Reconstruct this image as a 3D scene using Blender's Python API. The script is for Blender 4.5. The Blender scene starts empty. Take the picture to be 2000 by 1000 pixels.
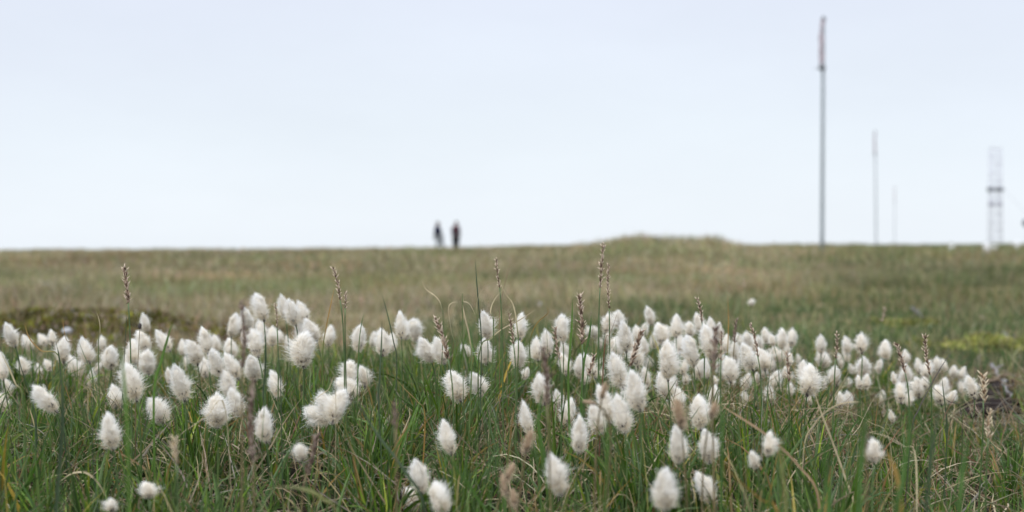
import bpy, math, random
import numpy as np
from mathutils import Vector, Matrix

random.seed(7)
rng = np.random.default_rng(11)
scene = bpy.context.scene
COL = scene.collection
F = 2778.0       # focal length in photo pixels (50 mm on a 36 mm sensor, 2000 px wide)
HZ = 489.0       # row of the eye-level horizon in the photo
H = 0.40         # eye height

# ------------------------------------------------------------------ noise
def _hash(ix, iy, s):
    n = (ix * 374761393 + iy * 668265263 + s * 1442695041) & 0xffffffff
    n = ((n ^ (n >> 13)) * 1274126177) & 0xffffffff
    return ((n ^ (n >> 16)) & 0xffff) / 65535.0

def vnoise(x, y, s=0):
    x = np.asarray(x, float); y = np.asarray(y, float)
    ix = np.floor(x).astype(np.int64); iy = np.floor(y).astype(np.int64)
    fx = x - ix; fy = y - iy
    fx = fx * fx * (3 - 2 * fx); fy = fy * fy * (3 - 2 * fy)
    a = _hash(ix, iy, s); b = _hash(ix + 1, iy, s); c = _hash(ix, iy + 1, s); d = _hash(ix + 1, iy + 1, s)
    return (a * (1 - fx) + b * fx) * (1 - fy) + (c * (1 - fx) + d * fx) * fy

def sstep(a, b, x):
    t = np.clip((x - a) / (b - a), 0, 1)
    return t * t * (3 - 2 * t)

# ------------------------------------------------------------------ terrain
SKY_X = [-2000, 0, 400, 600, 900, 1050, 1150, 1450, 1600, 2000, 4000]
SKY_Y = [492, 491, 489, 488, 486, 482, 481, 480, 480, 480, 484]
ED = [8, 12, 18, 25, 50, 95]
EV = [139, 82, 32, 13, 5, 1]

def terrain(x, y):
    x = np.asarray(x, float); y = np.asarray(y, float)
    d = np.maximum(y, 0.3)
    r = np.hypot(x, y)
    px = 1000 + F * x / np.maximum(np.where(y > 0, y, 0.0), 0.35 * r + 0.05)
    S = np.interp(px, SKY_X, SKY_Y)
    e = np.interp(d, ED, EV)
    dd = np.minimum(d, 95.0)
    zf = H + (HZ - S - e) * dd / F
    z = sstep(6.0, 12.0, d) * zf
    z = z - 0.004 * np.maximum(d - 95, 0)
    # tussock bank that carries the cotton grass
    lat = x / d
    side = 1 - 0.85 * sstep(0.19, 0.27, lat)
    hump = sstep(1.3, 2.2, d) * (1 - sstep(3.0, 4.6, d))
    z = z + 0.07 * hump * side
    # grassy mound on the skyline
    mx = sstep(1060, 1250, px) * (1 - sstep(1370, 1500, px)) * (.9 + .2 * vnoise(px / 45., d * 0 + 3, 61))
    z = z + 0.235 * mx * np.exp(-((d - 22) / 5.0) ** 2)
    # moss hummock on the left
    z = z + 0.14 * np.exp(-(((x + 2.35) / 0.8) ** 2 + ((y - 6.5) / 0.8) ** 2)) * (.45 + .5 * vnoise(x * 2.6, y * 2.6, 62))
    z = z + 0.035 * np.exp(-(((x + 1.4) / 0.5) ** 2 + ((y - 6.6) / 0.5) ** 2))
    # low relief
    z = z + 0.022 * (vnoise(x * 2.1, y * 2.1, 3) - .5) * sstep(.5, 2, r)
    z = z + 0.035 * (vnoise(x * .8, y * .8, 4) - .5) * sstep(3.5, 7, d)
    z = z + 0.012 * (vnoise(x * 7, y * 7, 5) - .5)
    z = z + 0.05 * (vnoise(x * .45 + 9, y * .3, 6) - .5) * sstep(9, 16, d)
    z = z + np.minimum(d, 130) * .0016 * (vnoise(px / 38., np.log(d) * 5, 63) + .6 * vnoise(px / 13., np.log(d) * 9, 64) - .8) * sstep(14, 30, d) * (y > 0)
    return z

def at(px, py, d):
    return Vector(((px - 1000) / F * d, d, H - (py - HZ) / F * d))

# ------------------------------------------------------------------ materials
def new_mat(name):
    m = bpy.data.materials.new(name); m.use_nodes = True
    nt = m.node_tree; nt.nodes.clear()
    out = nt.nodes.new('ShaderNodeOutputMaterial')
    return m, nt, out

def plain(name, col, rough=.7, var=.25, scale=30, metal=0, bump=0.0):
    m, nt, out = new_mat(name)
    p = nt.nodes.new('ShaderNodeBsdfPrincipled')
    tc = nt.nodes.new('ShaderNodeTexCoord')
    n = nt.nodes.new('ShaderNodeTexNoise'); n.inputs['Scale'].default_value = scale; n.inputs['Detail'].default_value = 5
    nt.links.new(tc.outputs['Object'], n.inputs['Vector'])
    r = nt.nodes.new('ShaderNodeValToRGB')
    c = np.array(col)
    r.color_ramp.elements[0].position = .3; r.color_ramp.elements[1].position = .7
    r.color_ramp.elements[0].color = (*(c * (1 - var)), 1)
    r.color_ramp.elements[1].color = (*np.minimum(c * (1 + var), .95), 1)
    nt.links.new(n.outputs['Fac'], r.inputs['Fac'])
    nt.links.new(r.outputs['Color'], p.inputs['Base Color'])
    p.inputs['Roughness'].default_value = rough
    p.inputs['Metallic'].default_value = metal
    if rough > .7: p.inputs['Specular IOR Level'].default_value = .12
    if bump:
        b = nt.nodes.new('ShaderNodeBump'); b.inputs['Strength'].default_value = bump
        nt.links.new(n.outputs['Fac'], b.inputs['Height']); nt.links.new(b.outputs['Normal'], p.inputs['Normal'])
    nt.links.new(p.outputs[0], out.inputs['Surface'])
    return m

def leafmat(name, trans=.3, rough=.5, spec=.35, gain=1.0):
    """colour per blade comes from the mesh attribute Col, with fine procedural mottling along it"""
    m, nt, out = new_mat(name)
    a = nt.nodes.new('ShaderNodeAttribute'); a.attribute_name = 'Col'
    tc = nt.nodes.new('ShaderNodeTexCoord')
    n = nt.nodes.new('ShaderNodeTexNoise'); n.inputs['Scale'].default_value = 160; n.inputs['Detail'].default_value = 3
    nt.links.new(tc.outputs['Object'], n.inputs['Vector'])
    mr = nt.nodes.new('ShaderNodeMapRange')
    mr.inputs['To Min'].default_value = (.65 if 'fluff' not in name else .96) * gain; mr.inputs['To Max'].default_value = (1.35 if 'fluff' not in name else 1.04) * gain
    nt.links.new(n.outputs['Fac'], mr.inputs['Value'])
    v = nt.nodes.new('ShaderNodeVectorMath'); v.operation = 'SCALE'
    nt.links.new(a.outputs['Color'], v.inputs[0]); nt.links.new(mr.outputs[0], v.inputs['Scale'])
    p = nt.nodes.new('ShaderNodeBsdfPrincipled')
    p.inputs['Roughness'].default_value = rough
    p.inputs['Specular IOR Level'].default_value = spec
    nt.links.new(v.outputs[0], p.inputs['Base Color'])
    t = nt.nodes.new('ShaderNodeBsdfTranslucent')
    nt.links.new(v.outputs[0], t.inputs['Color'])
    mx = nt.nodes.new('ShaderNodeMixShader'); mx.inputs[0].default_value = trans
    nt.links.new(p.outputs[0], mx.inputs[1]); nt.links.new(t.outputs[0], mx.inputs[2])
    nt.links.new(mx.outputs[0], out.inputs['Surface'])
    return m

M = {}
M['blade'] = leafmat('grass_blade_mat', .32, .42, .38)
M['dry'] = leafmat('dry_grass_mat', .3, .7, .2)
M['field'] = leafmat('field_grass_mat', .3, .7, .15)
M['fluff'] = leafmat('cotton_fluff_mat', .5, .9, .0)
M['seed'] = leafmat('seed_scale_mat', .1, .7, .2)
M['moss'] = leafmat('moss_mat', .2, .9, .05)
M['stem'] = plain('green_stem_mat', (.06, .105, .03), .5, .35, 90)
M['drystem'] = plain('brown_stem_mat', (.13, .10, .045), .6, .35, 90)
M['bract'] = plain('dark_bract_mat', (.045, .036, .034), .7, .5, 200)
M['pole'] = plain('grey_pole_mat', (.22, .26, .29), .5, .15, 8)  # paler paint stands in for haze over the distant poles
M['streamer'] = plain('hazed_red_cloth_mat', (.36, .31, .35), .8, .25, 14)  # greyed red, distance haze put into the cloth colour
M['steel'] = plain('galvanised_steel_mat', (.42, .43, .52), .5, .15, 20, .3)  # pale lavender tint puts distance haze into the mast colour
M['darksteel'] = plain('dark_instrument_mat', (.13, .15, .17), .5, .2, 20)
M['white'] = plain('white_plastic_mat', (.75, .77, .8), .5, .08, 30)
M['navy'] = plain('navy_jacket_mat', (.012, .014, .038), .85, .35, 16)
M['maroon'] = plain('maroon_jacket_mat', (.04, .02, .035), .85, .35, 12)
M['greyfab'] = plain('grey_bag_mat', (.11, .12, .17), .85, .3, 16)
M['black'] = plain('black_trousers_mat', (.012, .010, .014), .85, .4, 16)
M['paletrs'] = plain('pale_trousers_mat', (.34, .37, .40), .85, .2, 16)
M['boot'] = plain('boot_mat', (.09, .06, .04), .7, .3, 30)
M['skin'] = plain('skin_mat', (.42, .26, .2), .55, .12, 30)
M['hair'] = plain('hair_mat', (.03, .022, .016), .7, .4, 60)
M['stone'] = plain('pale_stone_mat', (.42, .43, .46), .9, .3, 25, 0, .4)
M['rib'] = plain('dark_mat_mat', (.022, .016, .015), .75, .5, 40, 0, .3)
M['twig'] = plain('bleached_twig_mat', (.20, .195, .20), .85, .35, 60)
M['browntwig'] = plain('brown_twig_mat', (.17, .13, .095), .85, .35, 60)

# ------------------------------------------------------------------ mesh helpers
def make_mesh(name, V, faces4=None, faces3=None, col=None, smooth=False):
    me = bpy.data.meshes.new(name)
    V = np.asarray(V, np.float32)
    f4 = np.zeros((0, 4), np.int32) if faces4 is None else np.asarray(faces4, np.int32).reshape(-1, 4)
    f3 = np.zeros((0, 3), np.int32) if faces3 is None else np.asarray(faces3, np.int32).reshape(-1, 3)
    me.vertices.add(len(V)); me.vertices.foreach_set('co', V.ravel())
    loops = np.concatenate([f4.ravel(), f3.ravel()])
    me.loops.add(len(loops)); me.loops.foreach_set('vertex_index', loops)
    starts = np.concatenate([np.arange(len(f4)) * 4, len(f4) * 4 + np.arange(len(f3)) * 3]).astype(np.int32)
    me.polygons.add(len(starts)); me.polygons.foreach_set('loop_start', starts)
    if smooth: me.polygons.foreach_set('use_smooth', np.ones(len(starts), bool))
    if col is not None:
        a = me.color_attributes.new('Col', 'FLOAT_COLOR', 'POINT')
        c = np.ones((len(V), 4), np.float32); c[:, :3] = col
        a.data.foreach_set('color', c.ravel())
    me.update(calc_edges=True)
    return me

def link(name, me, mat=None, parent=None):
    o = bpy.data.objects.new(name, me)
    if mat is not None and not me.materials: me.materials.append(mat)
    COL.objects.link(o)
    if parent is not None: o.parent = parent
    return o

def empty(name, loc, label, cat, group=None):
    o = bpy.data.objects.new(name, None); COL.objects.link(o)
    o.location = loc; o['label'] = label; o['category'] = cat; o['kind'] = 'thing'
    o.empty_display_size = .02
    if group: o['group'] = group
    return o

def tag(o, label=None, cat=None, group=None, kind=None):
    if label: o['label'] = label
    if cat: o['category'] = cat
    if group: o['group'] = group
    if kind: o['kind'] = kind
    return o

def ribbons(P, W, C, seed=0, fold=False):
    """P (n,k,3) centre lines, W (n,k) widths, C (n,k,3) colours -> V, F4, col"""
    n, k, _ = P.shape
    r = np.random.default_rng(seed)
    T = np.gradient(P, axis=1)
    T /= np.linalg.norm(T, axis=2, keepdims=True) + 1e-9
    R = r.normal(size=(n, 1, 3)); R /= np.linalg.norm(R, axis=2, keepdims=True)
    S = np.cross(T, np.broadcast_to(R, T.shape))
    S /= np.linalg.norm(S, axis=2, keepdims=True) + 1e-9
    L = P - S * W[..., None] * .5; Rr = P + S * W[..., None] * .5
    if fold:
        N = np.cross(T, S)
        Mi = P - N * W[..., None] * .28
        V = np.stack([L, Mi, Rr], axis=2).reshape(-1, 3); m = 3
        CC = np.repeat(C[:, :, None, :], 3, axis=2).reshape(-1, 3)
    else:
        V = np.stack([L, Rr], axis=2).reshape(-1, 3); m = 2
        CC = np.repeat(C[:, :, None, :], 2, axis=2).reshape(-1, 3)
    base = (np.arange(n) * k * m)[:, None] + (np.arange(k - 1) * m)[None, :]
    b = base.ravel()
    fs = [np.stack([b + j, b + j + 1, b + j + 1 + m, b + j + m], 1) for j in range(m - 1)]
    return V, np.concatenate(fs), CC

def tube(path, radii, sides=6, cap=True):
    path = [Vector(p) for p in path]
    V = []; Fq = []; Ft = []
    n = len(path)
    up = Vector((.13, .31, .94))
    for i, p in enumerate(path):
        t = (path[min(i + 1, n - 1)] - path[max(i - 1, 0)]).normalized()
        a = t.cross(up)
        if a.length < 1e-3: a = t.cross(Vector((1, 0, 0)))
        a.normalize(); b = t.cross(a)
        for s in range(sides):
            an = 2 * math.pi * s / sides
            V.append(p + (a * math.cos(an) + b * math.sin(an)) * radii[i])
    for i in range(n - 1):
        for s in range(sides):
            s2 = (s + 1) % sides
            Fq.append((i * sides + s, i * sides + s2, (i + 1) * sides + s2, (i + 1) * sides + s))
    if cap:
        for i, o in ((0, 1), (n - 1, 0)):
            c = len(V); V.append(path[i])
            for s in range(sides):
                s2 = (s + 1) % sides
                Ft.append((c, i * sides + (s2 if o else s), i * sides + (s if o else s2)))
    return np.array([tuple(v) for v in V]), Fq, Ft

class MB:
    def __init__(s): s.V = []; s.Q = []; s.T = []; s.C = []; s.n = 0
    def add(s, V, Q=(), T=(), c=(1, 1, 1)):
        V = np.asarray(V, float)
        s.V.append(V)
        if len(Q): s.Q.append(np.asarray(Q) + s.n)
        if len(T): s.T.append(np.asarray(T) + s.n)
        c = np.asarray(c, float)
        s.C.append(np.broadcast_to(c, (len(V), 3)) if c.ndim == 1 else c)
        s.n += len(V); return s
    def tube(s, path, radii, sides=6, c=(1, 1, 1)):
        if not hasattr(radii, '__len__'): radii = [radii] * len(path)
        return s.add(*tube(path, radii, sides), c=c)
    def box(s, x0, x1, y0, y1, z0, z1, bev=0.0, c=(1, 1, 1)):
        # box with chamfered vertical and top edges
        b = min(bev, (x1 - x0) / 3, (y1 - y0) / 3)
        def ring(z, i):
            return [(x0 + b + i, y0 + i, z), (x1 - b - i, y0 + i, z), (x1 - i, y0 + b + i, z), (x1 - i, y1 - b - i, z),
                    (x1 - b - i, y1 - i, z), (x0 + b + i, y1 - i, z), (x0 + i, y1 - b - i, z), (x0 + i, y0 + b + i, z)]
        if b <= 0: b = 1e-4
        V = ring(z0, 0) + ring(z1 - b, 0) + ring(z1, b * .7)
        Q = [(r * 8 + i, r * 8 + (i + 1) % 8, r * 8 + 8 + (i + 1) % 8, r * 8 + 8 + i) for r in range(2) for i in range(8)]
        T = [(16, 16 + i, 17 + i) for i in range(1, 7)] + [(0, i + 1, i) for i in range(1, 7)]
        return s.add(V, Q, T, c)
    def blob(s, c, r, rot=None, seg=10, rings=7, noise=0, col=(1, 1, 1), seed=0):
        V = []; rr = np.random.default_rng(seed)
        for i in range(rings + 1):
            th = math.pi * i / rings
            for j in range(seg):
                ph = 2 * math.pi * j / seg
                k = 1 + noise * rr.uniform(-1, 1) * (0 < i < rings)
                v = Vector((r[0] * math.sin(th) * math.cos(ph) * k, r[1] * math.sin(th) * math.sin(ph) * k, r[2] * math.cos(th)))
                if rot is not None: v = rot @ v
                V.append(tuple(v + Vector(c)))
        Q = [(i * seg + j, (i + 1) * seg + j, (i + 1) * seg + (j + 1) % seg, i * seg + (j + 1) % seg) for i in range(rings) for j in range(seg)]
        return s.add(V, Q, (), col)
    def mesh(s, name, smooth=True, col=False):
        return make_mesh(name, np.concatenate(s.V), np.concatenate(s.Q) if s.Q else None, np.concatenate(s.T) if s.T else None,
                         np.concatenate(s.C) if col else None, smooth)
    def build(s, name, mat, parent=None, smooth=True, col=False):
        return link(name, s.mesh(name, smooth, col), mat, parent)

# ------------------------------------------------------------------ ground sheet
ang_f = np.linspace(-34, 34, 420)
ang = np.radians(np.concatenate([np.linspace(-180, -35, 60), ang_f, np.linspace(35, 180, 60)[:-1]]))
rad = np.concatenate([[0.05], np.geomspace(.35, 5, 190)[:-1], np.geomspace(5, 100, 190)[:-1], np.geomspace(100, 4000, 40)])
A, R_ = np.meshgrid(ang, rad)
gx = np.sin(A) * R_; gy = np.cos(A) * R_
gz = terrain(gx, gy)
GV = np.stack([gx, gy, gz], -1).reshape(-1, 3)
nA, nR = len(ang), len(rad)
ii, jj = np.meshgrid(np.arange(nR - 1), np.arange(nA), indexing='ij')
j2 = (jj + 1) % nA
GQ = np.stack([ii * nA + jj, ii * nA + j2, (ii + 1) * nA + j2, (ii + 1) * nA + jj], -1).reshape(-1, 4)[:, ::-1]
m, nt, out = new_mat('tundra_ground_mat')
p = nt.nodes.new('ShaderNodeBsdfPrincipled'); p.inputs['Roughness'].default_value = .95
p.inputs['Specular IOR Level'].default_value = .1
tc = nt.nodes.new('ShaderNodeTexCoord')
n1 = nt.nodes.new('ShaderNodeTexNoise'); n1.inputs['Scale'].default_value = 1.6; n1.inputs['Detail'].default_value = 8; n1.inputs['Roughness'].default_value = .7
n2 = nt.nodes.new('ShaderNodeTexNoise'); n2.inputs['Scale'].default_value = 45; n2.inputs['Detail'].default_value = 6
for n in (n1, n2): nt.links.new(tc.outputs['Object'], n.inputs['Vector'])
r1 = nt.nodes.new('ShaderNodeValToRGB')
cr = r1.color_ramp
cr.elements[0].position = .32; cr.elements[0].color = (.045, .05, .022, 1)
cr.elements[1].position = .7; cr.elements[1].color = (.25, .21, .12, 1)
e_ = cr.elements.new(.5); e_.color = (.15, .135, .07, 1)
r2 = nt.nodes.new('ShaderNodeValToRGB')
r2.color_ramp.elements[0].position = .35; r2.color_ramp.elements[0].color = (.28, .26, .25, 1)
r2.color_ramp.elements[1].position = .65; r2.color_ramp.elements[1].color = (1.25, 1.2, 1.15, 1)
nt.links.new(n1.outputs['Fac'], r1.inputs['Fac']); nt.links.new(n2.outputs['Fac'], r2.inputs['Fac'])
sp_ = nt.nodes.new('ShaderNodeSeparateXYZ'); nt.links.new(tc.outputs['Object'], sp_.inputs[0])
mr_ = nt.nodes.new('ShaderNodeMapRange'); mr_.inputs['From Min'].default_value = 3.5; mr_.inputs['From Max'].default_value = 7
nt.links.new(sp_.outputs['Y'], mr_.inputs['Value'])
pe = nt.nodes.new('ShaderNodeMix'); pe.data_type = 'RGBA'; pe.inputs[6].default_value = (.02, .016, .011, 1)  # near peat darkened, shade in the grass gaps put into its colour
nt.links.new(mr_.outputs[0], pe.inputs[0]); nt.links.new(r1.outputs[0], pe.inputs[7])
mm = nt.nodes.new('ShaderNodeMix'); mm.data_type = 'RGBA'; mm.blend_type = 'MULTIPLY'; mm.inputs[0].default_value = 1
nt.links.new(pe.outputs[2], mm.inputs[6]); nt.links.new(r2.outputs[0], mm.inputs[7])
nt.links.new(mm.outputs[2], p.inputs['Base Color'])
bp = nt.nodes.new('ShaderNodeBump'); bp.inputs['Strength'].default_value = .6; bp.inputs['Distance'].default_value = .02
nt.links.new(n2.outputs['Fac'], bp.inputs['Height']); nt.links.new(bp.outputs[0], p.inputs['Normal'])
nt.links.new(p.outputs[0], out.inputs['Surface'])
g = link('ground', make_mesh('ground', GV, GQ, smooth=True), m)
tag(g, 'flat tundra ground of peat and old thatch reaching the horizon', kind='structure')

# ------------------------------------------------------------------ masks (photo pixel of the ground point)
def ground_px(x, y):
    z = terrain(x, y)
    return 1000 + F * x / y, HZ + F * (H - z) / y

def moss_mask(x, y):       # dark green-brown moss bank on the left
    a = np.exp(-(((x + 2.25) / .8) ** 2 + ((y - 6.35) / .8) ** 2))
    b = np.exp(-(((x + 1.45) / .45) ** 2 + ((y - 6.3) / .25) ** 2)) * .5
    n = vnoise(x * 4, y * 4, 21) * .75 + vnoise(x * 13, y * 13, 23) * .35
    return np.maximum(a, b) * 1.05 + n * 1.15 - .72

def ymoss_mask(x, y):      # yellow-green moss on the right
    a = np.exp(-(((x - 1.85) / .38) ** 2 + ((y - 5.6) / .35) ** 2))
    b = np.exp(-(((x - 2.12) / .45) ** 2 + ((y - 5.95) / .2) ** 2)) * .85
    c = np.exp(-(((x - 2.0) / .12) ** 2 + ((y - 7.3) / .35) ** 2))
    m_ = np.maximum.reduce([a, b, c])
    return m_ + np.clip(m_ * 3, 0, 1) * ( (vnoise(x * 5, y * 3, 22) - .5) * 1.2 + (vnoise(x * 21, y * 21, 24) - .5) * .5)

def mat_mask(x, y):
    n = (vnoise(x * 9, y * 9, 25) - .5) * .3
    return (np.abs(x - .336 * y) + n * .4 < .06) & (y > 3.1) & (y + n < 4.3)

# ------------------------------------------------------------------ grass
def scatter(dmin, dmax, dens, pad, tan=.36, power=None):
    """random points over the wedge in view plus a margin, dens = points / m2 (number or function of d)"""
    pts = []
    edges = np.linspace(dmin, dmax, 25) if dmax / dmin < 6 else np.geomspace(dmin, dmax, 25)
    for a, b in zip(edges[:-1], edges[1:]):
        w = tan * b + pad
        k = dens((a + b) / 2) if callable(dens) else dens
        n = rng.poisson(k * 2 * w * (b - a))
        pts.append(np.stack([rng.uniform(-w, w, n), rng.uniform(a, b, n)], 1))
    return np.concatenate(pts)

def blades(xy, Ls, width, lean, curl, colb, colt, k=7, spread=None, wob=.0, sink=.01, flop=None):
    n = len(xy)
    z = terrain(xy[:, 0], xy[:, 1]) - sink
    az = rng.uniform(0, 2 * np.pi, n) if spread is None else spread
    t = np.linspace(0, 1, k)[None, :]
    th = lean[:, None] + curl[:, None] * t ** 1.6           # angle from vertical along the blade
    ds = Ls[:, None] / (k - 1)
    hx = np.sin(th) * ds; vz = np.cos(th) * ds
    h = np.cumsum(hx, 1) - hx[:, :1]; v = np.cumsum(vz, 1) - vz[:, :1]
    azk = az[:, None] + wob * np.cumsum(rng.normal(size=(n, k)), 1)
    dx = np.cumsum(np.cos(azk) * hx, 1); dy = np.cumsum(np.sin(azk) * hx, 1)
    dx -= dx[:, :1]; dy -= dy[:, :1]
    P = np.stack([xy[:, :1] + dx, xy[:, 1:2] + dy, z[:, None] + v], -1)
    gz_ = terrain(P[..., 0], P[..., 1]) + .004
    P[..., 2] = np.where(t > .25, np.maximum(P[..., 2], gz_), P[..., 2])
    W = width[:, None] * np.clip(1.15 - t ** 2.2 * 1.08, .06, 1) * np.clip(.6 + t * 2, 0, 1)
    C = colb[:, None, :] * (1 - t[..., None]) + colt[:, None, :] * t[..., None]
    return P, W, C

def pick(pal, n, jit=.18):
    pal = np.array(pal); w = pal[:, 3] / pal[:, 3].sum()
    i = rng.choice(len(pal), n, p=w)
    c = pal[i, :3] * rng.uniform(1 - jit, 1 + jit, (n, 1)) * rng.uniform(1 - jit * .4, 1 + jit * .4, (n, 3))
    return c

GREEN = [(.042, .102, .014, 4), (.024, .062, .015, 4), (.075, .158, .020, 3.2), (.060, .115, .042, 2.0), (.135, .205, .03, 1.1), (.22, .20, .05, .4)]
TIPS = [(.10, .165, .045, 6), (.08, .13, .05, 5), (.30, .18, .07, .8), (.32, .27, .13, .8), (.10, .08, .06, 1.2)]
DRY = [(.44, .37, .24, 4), (.35, .29, .18, 3), (.26, .19, .11, 3), (.52, .46, .33, 2), (.20, .12, .065, 1.5), (.30, .28, .24, 1.5)]
FIELD = [(.47, .405, .245, 4), (.37, .335, .18, 3.5), (.29, .285, .13, 2.6), (.58, .51, .36, 2.6), (.19, .205, .085, 2), (.37, .285, .20, 1.8)]
FGREEN = [(.12, .165, .065, 4), (.16, .20, .085, 3), (.10, .145, .07, 3), (.28, .27, .13, 2.4), (.36, .31, .18, 1.5)]

def lenfac(x, y):
    lat = x / y
    c = np.interp(lat, [-.36, -.25, -.12, -.03, .05, .17, .22, .3, .335, .37], [.80, .72, .78, .98, 1.06, .95, .80, .60, .40, .6])
    return c * (.85 + .3 * vnoise(x * 3, y * 3, 8))

def emit(name, parts, mat, label, seed):
    V = []; Q = []; C = []; n = 0
    for i, (P, W, K) in enumerate(parts):
        v, q, c = ribbons(P, W, K, seed + i, fold=(P.shape[1] >= 6))
        V.append(v); Q.append(q + n); C.append(c); n += len(v)
    o = link(name, make_mesh(name, np.concatenate(V), np.concatenate(Q), col=np.concatenate(C), smooth=True), mat)
    tag(o, label, kind='stuff'); return o

def keep(xy):
    x, y = xy[:, 0], xy[:, 1]
    bare = np.exp(-(((x + 1.5) / .8) ** 2 + ((y - 5.9) / .55) ** 2)) + .5 * vnoise(x * 4, y * 4, 26)
    thin = (bare > .85) & (rng.uniform(size=len(x)) < .8)
    k = (moss_mask(x, y) < .38) & (ymoss_mask(x, y) < .42) & ~mat_mask(x, y)
    return (k & ~thin) | (rng.uniform(size=len(x)) < .33) & ~mat_mask(x, y)

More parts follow.
